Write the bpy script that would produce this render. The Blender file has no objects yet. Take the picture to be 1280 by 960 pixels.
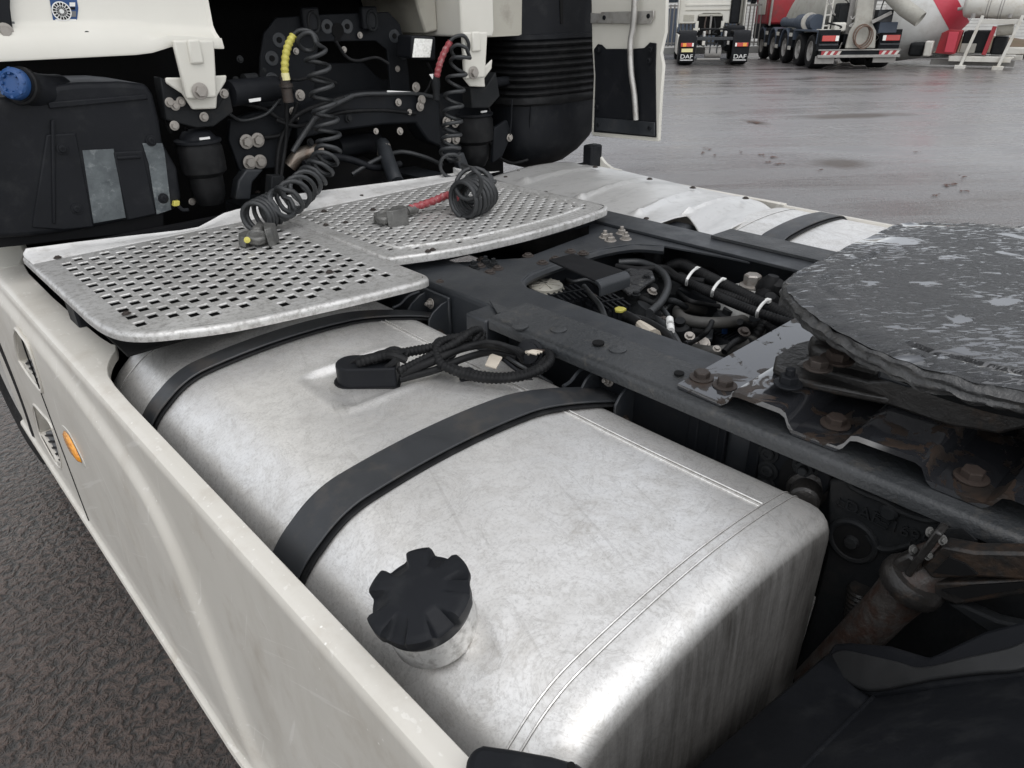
import bpy, bmesh, math, random
from mathutils import Vector, Matrix, Euler
random.seed(7)
R = math.radians

# ------------------------------------------------------------------ camera
SC = bpy.context.scene
FPX = 890.0                      # focal length in pixels of the 1280x960 photograph
CP = Vector((-1.54, 0.0, 1.72))
def _basis(f, vx, vy, roll):
    Y = Vector(((vx-640)/f, -(vy-480)/f, -1)).normalized()
    e = Vector(((vx+1000-640)/f, -(vy+1000*roll-480)/f, -1))
    up = e.cross(Y).normalized()
    if up.y < 0: up = -up
    X = Y.cross(up)
    return Matrix((X, Y, up))
CR = _basis(FPX, -300.0, 20.0, -0.015)
cd = bpy.data.cameras.new('camera'); cam = bpy.data.objects.new('camera', cd)
SC.collection.objects.link(cam); SC.camera = cam
cam.matrix_world = Matrix.Translation(CP) @ CR.to_4x4()
cd.sensor_width = 36; cd.lens = FPX/1280*36; cd.clip_start = 0.02; cd.clip_end = 2000

# ------------------------------------------------------------------ sky, sun, exposure
W = bpy.data.worlds.new('World'); SC.world = W; W.use_nodes = True
wn = W.node_tree.nodes; wl = W.node_tree.links
for n in list(wn): wn.remove(n)
sky = wn.new('ShaderNodeTexSky'); sky.sky_type = 'NISHITA'; sky.sun_disc = False
sky.sun_elevation = R(64); sky.sun_rotation = R(205)
sky.air_density = 1.0; sky.dust_density = 1.5; sky.ozone_density = 1.0; sky.altitude = 0
bw = wn.new('ShaderNodeRGBToBW'); mx = wn.new('ShaderNodeMix'); mx.data_type = 'RGBA'
mx.inputs[0].default_value = 0.86
bg = wn.new('ShaderNodeBackground'); bg.inputs[1].default_value = 0.15
out = wn.new('ShaderNodeOutputWorld')
wl.new(sky.outputs[0], bw.inputs[0]); wl.new(sky.outputs[0], mx.inputs[6]); wl.new(bw.outputs[0], mx.inputs[7])
wl.new(mx.outputs[2], bg.inputs[0]); wl.new(bg.outputs[0], out.inputs[0])
sd = bpy.data.lights.new('sun', 'SUN'); sun = bpy.data.objects.new('sun', sd); SC.collection.objects.link(sun)
sd.energy = 0.5; sd.angle = R(140); sd.color = (1.0, 0.98, 0.95)
def sun_dir(el, az):   # Nishita: rotation clockwise from +Y
    return Vector((math.sin(az)*math.cos(el), math.cos(az)*math.cos(el), math.sin(el)))
sun.rotation_euler = sun_dir(R(64), R(205)).to_track_quat('Z', 'Y').to_euler()
SC.view_settings.view_transform = 'Standard'; SC.view_settings.look = 'None'
SC.view_settings.gamma = 1.0; SC.view_settings.exposure = 1.0
SC.view_settings.use_curve_mapping = False

# ------------------------------------------------------------------ pixel -> point
def ray(u, v): return CR @ Vector(((u-640)/FPX, -(v-480)/FPX, -1))
def PZ(u, v, z): r = ray(u, v); return CP + r*((z-CP.z)/r.z)
def PX(u, v, x): r = ray(u, v); return CP + r*((x-CP.x)/r.x)
def PY(u, v, y): r = ray(u, v); return CP + r*((y-CP.y)/r.y)

def ground_z(x, y):
    """the yard is level round the truck and falls gently away beyond it"""
    d = math.hypot(x-CP.x, y-CP.y); return -.014*min(max(0, d-8), 70)
def PG(u, v):
    p = PZ(u, v, 0)
    for _ in range(12): p = PZ(u, v, ground_z(p.x, p.y))
    return p

# ------------------------------------------------------------------ materials
def ramp(nt, fac, stops):
    n = nt.nodes.new('ShaderNodeValToRGB'); e = n.color_ramp.elements
    while len(e) < len(stops): e.new(0.5)
    for i, (p, c) in enumerate(stops):
        e[i].position = p; e[i].color = (*c, 1) if len(c) == 3 else c
    nt.links.new(fac, n.inputs[0]); return n.outputs[0]
def noise(nt, co, scale, detail=5, rough=.55, stretch=None, dist=0):
    if stretch:
        m = nt.nodes.new('ShaderNodeMapping'); m.inputs[3].default_value = stretch
        nt.links.new(co, m.inputs[0]); co = m.outputs[0]
    n = nt.nodes.new('ShaderNodeTexNoise'); n.inputs['Scale'].default_value = scale
    n.inputs['Detail'].default_value = detail; n.inputs['Roughness'].default_value = rough
    n.inputs['Distortion'].default_value = dist
    nt.links.new(co, n.inputs['Vector']); return n.outputs['Fac']
def voro(nt, co, scale, feat='F1'):
    n = nt.nodes.new('ShaderNodeTexVoronoi'); n.feature = feat; n.inputs['Scale'].default_value = scale
    nt.links.new(co, n.inputs['Vector']); return n.outputs['Distance']
def mixc(nt, fac, a, b):
    n = nt.nodes.new('ShaderNodeMix'); n.data_type = 'RGBA'
    for s, v in ((0, fac), (6, a), (7, b)):
        if hasattr(v, 'is_output'): nt.links.new(v, n.inputs[s])
        else: n.inputs[s].default_value = v if s == 0 else (*v, 1)
    return n.outputs[2]
def mapr(nt, v, a, b, c, d):
    n = nt.nodes.new('ShaderNodeMapRange'); nt.links.new(v, n.inputs[0])
    for i, x in enumerate((a, b, c, d)): n.inputs[i+1].default_value = x
    return n.outputs[0]
def math2(nt, op, a, b):
    n = nt.nodes.new('ShaderNodeMath'); n.operation = op
    for i, v in enumerate((a, b)):
        if hasattr(v, 'is_output'): nt.links.new(v, n.inputs[i])
        else: n.inputs[i].default_value = v
    return n.outputs[0]
def bump(nt, h, strength, dist=.01, normal=None):
    n = nt.nodes.new('ShaderNodeBump'); n.inputs['Strength'].default_value = strength
    n.inputs['Distance'].default_value = dist; nt.links.new(h, n.inputs['Height'])
    if normal: nt.links.new(normal, n.inputs['Normal'])
    return n.outputs[0]
def base(name):
    m = bpy.data.materials.new(name); m.use_nodes = True; nt = m.node_tree
    b = nt.nodes['Principled BSDF']; co = nt.nodes.new('ShaderNodeTexCoord').outputs['Object']
    return m, nt, b, co
MATS = {}
def M(name, c1, c2=None, scale=6, rough=.5, r2=None, metal=0, bmp=0, bscale=80, coat=0,
      dirt=None, dscale=4, dlo=.52, dhi=.7, damt=.6, stretch=None, spec=.5, bdist=.01, speck=None):
    m, nt, b, co = base(name); L = nt.links
    n1 = noise(nt, co, scale, 6, .6, stretch)
    n1m = mapr(nt, n1, .3, .7, 0, 1)
    col = mixc(nt, n1m, c1, c2 or tuple(x*.75 for x in c1))
    if dirt:
        d = noise(nt, co, dscale, 8, .68, stretch)
        df = mapr(nt, d, dlo, dhi, 0, damt)
        col = mixc(nt, df, col, dirt)
    L.new(col, b.inputs['Base Color'])
    L.new(mapr(nt, noise(nt, co, scale*2.3, 5), .3, .7, rough, r2 if r2 is not None else min(1, rough*1.35)), b.inputs['Roughness'])
    b.inputs['Metallic'].default_value = metal; b.inputs['Specular IOR Level'].default_value = spec
    if coat: b.inputs['Coat Weight'].default_value = coat; b.inputs['Coat Roughness'].default_value = .08
    if speck:
        for rz, sc_ in ((30, 55), (-50, 70), (65, 60)):
            m1 = nt.nodes.new('ShaderNodeMapping'); m1.inputs[2].default_value = (R(rz),0,0); L.new(co, m1.inputs[0])
            col = mixc(nt, mapr(nt, noise(nt, m1.outputs[0], sc_, 3, .5, (1,.03,1), .05), .67, .70, 0, .28), col, speck)
        col = mixc(nt, mapr(nt, noise(nt, co, 5, 7, .7, (1,1,.35)), .52, .70, 0, .35), col, (.40,.36,.30))
        sk_ = math2(nt, 'MULTIPLY', mapr(nt, voro(nt, co, 42), .05, .10, 1, 0), mapr(nt, noise(nt, co, 9, 3), .52, .6, 0, .9)); L.new(mixc(nt, sk_, col, speck), b.inputs['Base Color'])
    if bmp: L.new(bump(nt, noise(nt, co, bscale, 4, .6), bmp, bdist), b.inputs['Normal'])
    MATS[name] = m; return m

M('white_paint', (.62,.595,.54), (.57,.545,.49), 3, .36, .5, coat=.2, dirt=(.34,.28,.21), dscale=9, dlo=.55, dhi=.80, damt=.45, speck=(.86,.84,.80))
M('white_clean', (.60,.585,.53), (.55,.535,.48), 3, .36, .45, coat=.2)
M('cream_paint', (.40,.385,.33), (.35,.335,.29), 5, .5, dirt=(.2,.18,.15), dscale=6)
M('black_plastic', (.0075,.0083,.010), (.011,.012,.0145), 5, .42, .58, dirt=(.028,.029,.030), dscale=13, dlo=.52, dhi=.75, damt=.6, bmp=.12, bscale=500, bdist=.002, spec=.14)
M('black_matte', (.006,.0062,.007), (.009,.0093,.0105), 8, .6, .75, spec=.14)
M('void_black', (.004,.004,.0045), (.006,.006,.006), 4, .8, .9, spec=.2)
M('rubber', (.007,.0073,.0078), (.011,.0112,.012), 30, .42, .6, dirt=(.028,.028,.027), dscale=30, dlo=.52, dhi=.75, damt=.5, bmp=.1, bscale=200, bdist=.003, spec=.14)
M('hose_grey', (.016,.0175,.019), (.026,.028,.030), 20, .42, .6)
M('chassis', (.013,.0155,.019), (.026,.029,.033), 7, .38, .58, dirt=(.075,.07,.062), dscale=11, dlo=.55, dhi=.8, damt=.35, bmp=.08, bscale=120)
M('chassis_dark', (.0065,.0076,.0095), (.011,.0122,.0145), 7, .5, .68, dirt=(.03,.027,.024), dscale=9, dlo=.55, dhi=.8, damt=.4, spec=.14)
M('rail_dusty', (.040,.042,.044), (.017,.0195,.022), 5, .40, .62, dirt=(.11,.10,.085), dscale=20, dlo=.56, dhi=.74, damt=.5, bmp=.5, bscale=90, bdist=.006)
M('strap', (.020,.022,.0245), (.031,.033,.036), 10, .36, .5, dirt=(.085,.07,.055), dscale=12, dlo=.50, dhi=.74, damt=.55, bmp=.06, bscale=300, bdist=.003)
M('steel_bolt', (.38,.36,.33), (.28,.26,.24), 60, .38, .55, metal=.6, dirt=(.16,.09,.05), dscale=70)
M('rusty_bolt', (.05,.036,.029), (.025,.022,.02), 60, .5, .7, metal=.2, bmp=.3, bscale=200)
M('rust', (.045,.026,.017), (.02,.016,.014), 14, .55, .8, bmp=.4, bscale=70, bdist=.008)
M('casting', (.010,.0112,.0125), (.016,.017,.018), 12, .5, .7, dirt=(.035,.031,.027), dscale=9, damt=.35, bmp=.25, bscale=110, bdist=.005, spec=.14)
M('casting_oily', (.011,.0108,.0106), (.020,.018,.0165), 12, .28, .5, dirt=(.075,.045,.027), dscale=13, dlo=.54, dhi=.72, damt=.6, bmp=.35, bscale=70, bdist=.006)
M('cast_alu', (.17,.168,.16), (.09,.09,.086), 25, .4, .6, metal=.5, dirt=(.05,.046,.04), dscale=30, bmp=.3, bscale=90)
M('dusty_hose', (.060,.058,.053), (.035,.034,.032), 18, .5, .7, dirt=(.20,.19,.17), dscale=40, dlo=.6, dhi=.75, damt=.5)
M('yellow', (.50,.45,.09), (.40,.36,.07), 30, .45)
M('pale_yellow', (.70,.66,.36), (.66,.60,.30), 30, .45)
M('red_sleeve', (.30,.05,.06), (.22,.04,.045), 30, .45, dirt=(.5,.42,.4), dscale=60)
M('red_paint', (.34,.02,.03), (.26,.018,.024), 2, .4, coat=.15, dirt=(.12,.05,.045), dscale=3, dlo=.48, dhi=.7, damt=.6)
M('red_band', (.52,.045,.075), (.46,.04,.06), 4, .4)
M('blue_plastic', (.012,.060,.19), (.010,.05,.16), 20, .4)
M('grey_plastic', (.16,.165,.17), (.13,.135,.14), 20, .5)
M('label_white', (.74,.74,.72), (.7,.7,.68), 40, .5)
M('label_tan', (.55,.50,.42), (.45,.40,.33), 40, .6)
M('tape', (.10,.115,.12), (.035,.042,.047), 16, .38, .6, dirt=(.26,.28,.28), dscale=38, dlo=.55, dhi=.74, damt=.6, bmp=.5, bscale=60, bdist=.004)
M('silver_paint', (.62,.62,.60), (.52,.52,.50), 20, .4, .55, metal=.3, dirt=(.3,.28,.25), dscale=18)
M('galv', (.50,.49,.47), (.42,.41,.39), 18, .42, .55, metal=.75, dirt=(.2,.17,.14), dscale=20)
M('pipe_steel', (.34,.31,.27), (.2,.16,.13), 20, .3, .5, metal=.8, dirt=(.14,.07,.04), dscale=15)
M('pipe_rusty', (.020,.012,.009), (.070,.066,.062), 9, .4, .6, metal=.15, dirt=(.035,.016,.010), dscale=26, dlo=.46, dhi=.6, damt=.8, bmp=.5, bscale=60, bdist=.006)
M('concrete_grey', (.36,.35,.31), (.28,.27,.24), 3, .6, dirt=(.22,.20,.17), dscale=4)
M('dirty_white', (.58,.57,.53), (.5,.48,.43), 2, .5, dirt=(.33,.28,.20), dscale=3, dlo=.5, damt=.6)
M('rim_grey', (.30,.29,.27), (.22,.21,.2), 8, .5)
M('brown_hose', (.15,.095,.07), (.11,.07,.05), 8, .6)
M('blue_grey', (.045,.06,.085), (.05,.065,.09), 4, .5)
M('siding_white', (.60,.60,.58), (.50,.50,.48), 1.5, .5, dirt=(.34,.32,.28), dscale=2.2, dlo=.5, dhi=.75, damt=.5)
M('glass_dark', (.02,.028,.036), (.03,.038,.046), 2, .15)
M('wall_grey', (.28,.28,.27), (.24,.24,.23), 2, .7)
M('soil', (.13,.088,.058), (.10,.075,.045), 3, .9, dirt=(.07,.085,.03), dscale=1.5)
M('grass', (.07,.10,.022), (.10,.115,.03), 4, .9, dirt=(.16,.14,.06), dscale=2)
M('leaf_brown', (.10,.035,.018), (.07,.03,.015), 20, .6)
M('text_cast', (.028,.028,.028), (.035,.035,.034), 12, .5)

M('edge_glint', (.82,.815,.80), (.70,.695,.68), 30, .45, .6, metal=.3)  # sky glint on the near hole edges, painted as paler metal
M('lip_aluminium', (.80,.795,.78), (.66,.655,.64), 9, .42, .6, metal=.35, dirt=(.42,.40,.37), dscale=14, dlo=.52, dhi=.7, damt=.6, bmp=.2, bscale=50)  # paler than the deck: sky reflection on the lip put into its colour
M('dusty_plastic', (.013,.0138,.015), (.024,.0245,.025), 9, .30, .5, bmp=.1, bscale=300, bdist=.002)
def lens_mat(name, c, e):
    m, nt, b, co = base(name)
    nt.links.new(mixc(nt, mapr(nt, voro(nt, co, 90), 0, .6, 0, 1), c, e), b.inputs['Base Color'])
    b.inputs['Roughness'].default_value = .12; b.inputs['Coat Weight'].default_value = .6
    nt.links.new(bump(nt, voro(nt, co, 110), .4, .004), b.inputs['Normal']); MATS[name] = m
lens_mat('amber_lens', (.62,.17,.006), (.85,.36,.03))
lens_mat('red_lens', (.34,.012,.010), (.48,.03,.02))
lens_mat('clear_lens', (.62,.62,.58), (.8,.8,.76))

def aluminium():
    m, nt, b, co = base('tank_aluminium'); L = nt.links
    big = noise(nt, co, 2.6, 6, .6, None, .5); mid = noise(nt, co, 24, 9, .75, None, .4); fine = noise(nt, co, 190, 5, .7)
    col = ramp(nt, big, [(.25, (.80,.785,.755)), (.52, (.90,.888,.862)), (.78, (.95,.94,.918))])
    col = mixc(nt, mapr(nt, mid, .44, .66, 0, .45), col, (.52,.50,.465))
    col = mixc(nt, mapr(nt, fine, .48, .70, 0, .45), col, (.40,.39,.37))
    # water marks and scuffs
    wm = voro(nt, co, 7, 'F1'); wr = math2(nt, 'MULTIPLY', mapr(nt, noise(nt, co, 11, 7, .7, None, 1.5), .485, .50, 0, 1), mapr(nt, noise(nt, co, 11, 7, .7, None, 1.5), .50, .53, 1, 0))
    col = mixc(nt, math2(nt, 'MULTIPLY', wr, .35), col, (.42,.40,.37))
    for rz, sc_, am in ((20, 70, .22), (-35, 85, .20), (75, 95, .18)):
        m1 = nt.nodes.new('ShaderNodeMapping'); m1.inputs[2].default_value = (0,0,R(rz)); L.new(co, m1.inputs[0])
        scr = mapr(nt, noise(nt, m1.outputs[0], sc_, 3, .5, (1,.03,1), .05), .655, .69, 0, am); col = mixc(nt, scr, col, (.40,.385,.36))
    br = math2(nt, 'MULTIPLY', mapr(nt, noise(nt, co, 5, 8, .72), .58, .72, 0, .6), mapr(nt, noise(nt, co, 60, 6, .75), .42, .62, .1, 1))
    col = mixc(nt, br, col, (.33,.29,.235))
    # road grime runs, plus shade and dark reflections painted onto upright rear faces
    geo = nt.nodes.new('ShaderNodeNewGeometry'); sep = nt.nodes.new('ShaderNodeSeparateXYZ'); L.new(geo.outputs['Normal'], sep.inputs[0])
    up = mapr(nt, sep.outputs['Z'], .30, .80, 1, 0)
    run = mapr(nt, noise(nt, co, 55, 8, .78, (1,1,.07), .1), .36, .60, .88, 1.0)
    grime_shade = mapr(nt, noise(nt, co, 3.5, 6, .6), .3, .6, .86, 1)
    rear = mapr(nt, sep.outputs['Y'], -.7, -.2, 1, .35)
    col = mixc(nt, math2(nt, 'MULTIPLY', math2(nt, 'MULTIPLY', math2(nt, 'MULTIPLY', run, grime_shade), up), rear), col, mixc(nt, mapr(nt, noise(nt, co, 45, 8, .75, (1,1,.10), .3), .42, .66, 0, 1), (.050,.047,.043), (.088,.083,.077)))
    sp = mapr(nt, voro(nt, co, 150), .05, .10, .8, 0)
    sp = math2(nt, 'MULTIPLY', sp, mapr(nt, noise(nt, co, 9, 3), .56, .66, 0, 1))
    col = mixc(nt, sp, col, (.10,.09,.08))
    L.new(col, b.inputs['Base Color'])
    gm = math2(nt, 'MULTIPLY', math2(nt, 'MULTIPLY', math2(nt, 'MULTIPLY', run, grime_shade), up), rear)
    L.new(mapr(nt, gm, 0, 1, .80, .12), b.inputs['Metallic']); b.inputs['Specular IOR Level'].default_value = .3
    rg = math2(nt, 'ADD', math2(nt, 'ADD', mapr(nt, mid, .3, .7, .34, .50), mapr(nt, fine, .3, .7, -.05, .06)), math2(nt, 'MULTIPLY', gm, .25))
    L.new(rg, b.inputs['Roughness'])
    n1 = bump(nt, noise(nt, co, 5, 3, .5), .25, .012)
    n2 = bump(nt, noise(nt, co, 220, 4, .7), .10, .002, n1)
    L.new(n2, b.inputs['Normal']); MATS['tank_aluminium'] = m
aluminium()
def plate_alu():
    m, nt, b, co = base('plate_aluminium'); L = nt.links
    big = noise(nt, co, 5, 7, .65, None, .8); fine = noise(nt, co, 70, 6, .7)
    col = ramp(nt, big, [(.28, (.40,.395,.38)), (.5, (.54,.535,.52)), (.74, (.66,.655,.64))])
    col = mixc(nt, mapr(nt, fine, .47, .66, 0, .65), col, (.20,.19,.175))
    col = mixc(nt, mapr(nt, noise(nt, co, 26, 6, .7), .60, .72, 0, .7), col, (.17,.15,.125))
    L.new(col, b.inputs['Base Color']); b.inputs['Metallic'].default_value = .6
    L.new(mapr(nt, fine, .3, .7, .36, .56), b.inputs['Roughness'])
    L.new(bump(nt, noise(nt, co, 60, 5, .7), .22, .004), b.inputs['Normal']); MATS['plate_aluminium'] = m
plate_alu()
def sheet_white():
    m, nt, b, co = base('sheet_aluminium'); L = nt.links
    big = noise(nt, co, 3, 7, .65, (.6,1.6,1), .8)
    col = ramp(nt, big, [(.3, (.46,.46,.45)), (.5, (.64,.635,.62)), (.7, (.74,.735,.72))])
    col = mixc(nt, mapr(nt, noise(nt, co, 20, 7, .7), .55, .72, 0, .5), col, (.30,.29,.27))
    L.new(col, b.inputs['Base Color']); b.inputs['Metallic'].default_value = .6
    L.new(mapr(nt, big, .3, .7, .5, .36), b.inputs['Roughness'])
    L.new(bump(nt, noise(nt, co, 14, 5, .6), .25, .01), b.inputs['Normal']); MATS['sheet_aluminium'] = m
sheet_white()
def grease():
    m, nt, b, co = base('wet_grease'); L = nt.links
    # smeared ridges across the plate and water standing in flat patches between them
    ro = nt.nodes.new('ShaderNodeMapping'); ro.inputs[2].default_value = (0,0,R(43)); L.new(co, ro.inputs[0])
    st = nt.nodes.new('ShaderNodeMapping'); st.inputs[3].default_value = (1.0,3.6,1); L.new(ro.outputs[0], st.inputs[0])
    rid = noise(nt, st.outputs[0], 36, 6, .62, None, .9); big = noise(nt, ro.outputs[0], 8, 4, .5, (1,1.9,1), .5)
    mod = noise(nt, co, 4, 3, .5)
    w1 = mapr(nt, math2(nt, 'ADD', rid, math2(nt, 'MULTIPLY', mod, .35)), .585, .615, 1, 0)
    w2 = mapr(nt, big, .375, .395, 1, 0); wet = math2(nt, 'MAXIMUM', w1, w2)
    L.new(mixc(nt, wet, (.024,.025,.027), (.03,.031,.034)), b.inputs['Base Color'])
    L.new(mapr(nt, wet, 0, 1, .42, .05), b.inputs['Roughness']); b.inputs['Specular IOR Level'].default_value = .6
    L.new(wet, b.inputs['Coat Weight']); b.inputs['Coat IOR'].default_value = 1.65; b.inputs['Coat Roughness'].default_value = .05
    dry = math2(nt, 'SUBTRACT', 1.0, wet)
    n1 = bump(nt, math2(nt, 'MULTIPLY', dry, rid), 1.0, .022)
    L.new(n1, b.inputs['Normal']); MATS['wet_grease'] = m
grease()
M('grease_edge', (.030,.0305,.032), (.045,.045,.044), 30, .26, .5, dirt=(.075,.068,.058), dscale=20, dlo=.55, dhi=.72, damt=.6, bmp=.55, bscale=38, bdist=.012)
def wet_plate():
    m, nt, b, co = base('wet_steel'); L = nt.links
    h = noise(nt, co, 12, 6, .6, None, .8); wet = mapr(nt, h, .545, .57, 1, 0)
    L.new(mixc(nt, wet, mixc(nt, mapr(nt, noise(nt, co, 30, 6, .7), .4, .6, 0, 1), (.032,.021,.015), (.016,.0135,.012)), (.02,.021,.024)), b.inputs['Base Color'])
    L.new(mapr(nt, wet, 0, 1, .5, .07), b.inputs['Roughness']); b.inputs['Specular IOR Level'].default_value = .5
    L.new(wet, b.inputs['Coat Weight']); b.inputs['Coat IOR'].default_value = 2.0; b.inputs['Coat Roughness'].default_value = .08
    L.new(bump(nt, math2(nt, 'MAXIMUM', h, .555), .5, .02), b.inputs['Normal']); MATS['wet_steel'] = m
wet_plate()
def asphalt():
    m, nt, b, co = base('asphalt_wet'); L = nt.links
    agg = noise(nt, co, 40, 4, .55, None, .5); agg2 = noise(nt, co, 120, 4, .65); big = noise(nt, co, .55, 7, .62, None, .8)
    rt_ = nt.nodes.new('ShaderNodeMapping'); rt_.inputs[2].default_value = (0,0,R(40)); L.new(co, rt_.inputs[0]); rco = rt_.outputs[0]
    st = noise(nt, rco, .30, 7, .65, (.35,1.8,1), .6); st2 = noise(nt, rco, .8, 7, .72, (.28,1.7,1), .5)
    col = mixc(nt, math2(nt, 'MULTIPLY', mapr(nt, agg2, .30, .62, .35, 1), mapr(nt, agg, .38, .56, 0, 1)), (.0050,.0034,.0027), (.128,.083,.065))
    col = mixc(nt, mapr(nt, big, .42, .62, 0, .5), col, (.080,.055,.045))
    col = mixc(nt, mapr(nt, st2, .52, .66, 0, .55), col, (.10,.095,.092))
    sx_ = nt.nodes.new('ShaderNodeSeparateXYZ'); L.new(co, sx_.inputs[0])
    col = mixc(nt, math2(nt, 'MULTIPLY', mapr(nt, sx_.outputs['X'], .5, 4.5, 0, .8), mapr(nt, st2, .34, .60, .45, 1)), col, (.175,.17,.17))      # far yard brightened in colour along x, standing in for sky sheen
    # two muddy hollows out on the yard
    wob = noise(nt, co, 1.6, 5, .6); mud = None
    for (u, v, du, dv) in MUD:
        c = PG(u, v); e1_ = PG(u+du, v-.035*du)-c; e2_ = PG(u, v+dv)-c; e1_.z = e2_.z = 0
        mp_ = nt.nodes.new('ShaderNodeMapping'); mp_.vector_type = 'TEXTURE'; L.new(co, mp_.inputs[0])
        mp_.inputs[1].default_value = c; mp_.inputs[2].default_value = (0,0,math.atan2(e1_.y, e1_.x)); mp_.inputs[3].default_value = (e1_.length, max(.35, abs(e2_.cross(e1_.normalized()).z)), 50)
        ln_ = nt.nodes.new('ShaderNodeVectorMath'); ln_.operation = 'LENGTH'; L.new(mp_.outputs[0], ln_.inputs[0])
        k = mapr(nt, math2(nt, 'ADD', ln_.outputs['Value'], math2(nt, 'MULTIPLY', wob, 1.1)), 1.05, 1.75, 1, 0)
        mud = k if mud is None else math2(nt, 'MAXIMUM', mud, k)
    col = mixc(nt, math2(nt, 'MULTIPLY', mud, .85), col, (.062,.045,.033))
    L.new(col, b.inputs['Base Color'])
    wet = mapr(nt, math2(nt, 'ADD', math2(nt, 'MULTIPLY', big, .5), math2(nt, 'MULTIPLY', st, .5)), .42, .60, 0, 1)
    wet = mapr(nt, math2(nt, 'ADD', math2(nt, 'MULTIPLY', wet, .5), math2(nt, 'MULTIPLY', mapr(nt, st2, .38, .62, 0, 1), .5)), 0, 1, 0, 1)
    L.new(mapr(nt, wet, 0, 1, .34, .55), b.inputs['Roughness'])
    h = math2(nt, 'ADD', math2(nt, 'MULTIPLY', mapr(nt, agg, .36, .60, 0, 1), .55), math2(nt, 'MULTIPLY', agg2, .35))
    bn = nt.nodes.new('ShaderNodeBump'); L.new(h, bn.inputs['Height']); bn.inputs['Distance'].default_value = .045
    geo = nt.nodes.new('ShaderNodeNewGeometry'); ln = nt.nodes.new('ShaderNodeVectorMath'); ln.operation = 'LENGTH'
    L.new(geo.outputs['Position'], ln.inputs[0])
    L.new(mapr(nt, ln.outputs['Value'], 2.5, 9, 1.0, .09), bn.inputs['Strength'])
    L.new(bn.outputs[0], b.inputs['Normal']); b.inputs['Specular IOR Level'].default_value = .35
    L.new(math2(nt, 'MULTIPLY', mapr(nt, mud, 0, 1, 1.0, .08), mapr(nt, sx_.outputs['X'], -1.2, 2.5, .6, 1)), b.inputs['Coat Weight']); b.inputs['Coat IOR'].default_value = 1.38
    L.new(math2(nt, 'MULTIPLY', mapr(nt, wet, .25, .8, .16, .46), mapr(nt, sx_.outputs['X'], -1.2, 2.5, .45, 1)), b.inputs['Coat Roughness'])
    L.new(bn.outputs[0], b.inputs['Coat Normal'])
    MATS['asphalt_wet'] = m
MUD = [(1062, 145, 76, 3.2), (1046, 204, 34, 6), (945, 153, 12, 2)]
asphalt()

# ------------------------------------------------------------------ mesh helpers
COL = SC.collection
def link(name, me, mat, parent=None):
    o = bpy.data.objects.new(name, me); COL.objects.link(o)
    if mat and not me.materials: me.materials.append(MATS[mat])
    if parent: o.parent = parent
    return o
def empty(name, label, cat, loc=(0,0,0), rz=0, group=None):
    o = bpy.data.objects.new(name, None); COL.objects.link(o); o.location = loc; o.rotation_euler = (0,0,rz)
    o['label'] = label; o['category'] = cat
    if group: o['group'] = group
    o.empty_display_size = .2
    return o
def tag(o, label=None, cat=None, kind=None, group=None):
    if label: o['label'] = label
    if cat: o['category'] = cat
    if kind: o['kind'] = kind
    if group: o['group'] = group
    return o
def catmull(pts, n=8, closed=False):
    P = [Vector(p) for p in pts]; out = []
    N = len(P); rng = N if closed else N-1
    for i in range(rng):
        if closed: a, b, c, d = P[(i-1)%N], P[i], P[(i+1)%N], P[(i+2)%N]
        else: a, b, c, d = P[max(i-1,0)], P[i], P[i+1], P[min(i+2,N-1)]
        for k in range(n):
            t = k/n
            out.append(.5*((2*b)+(c-a)*t+(2*a-5*b+4*c-d)*t*t+(3*b-a-3*c+d)*t**3))
    if not closed: out.append(P[-1])
    return out
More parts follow.
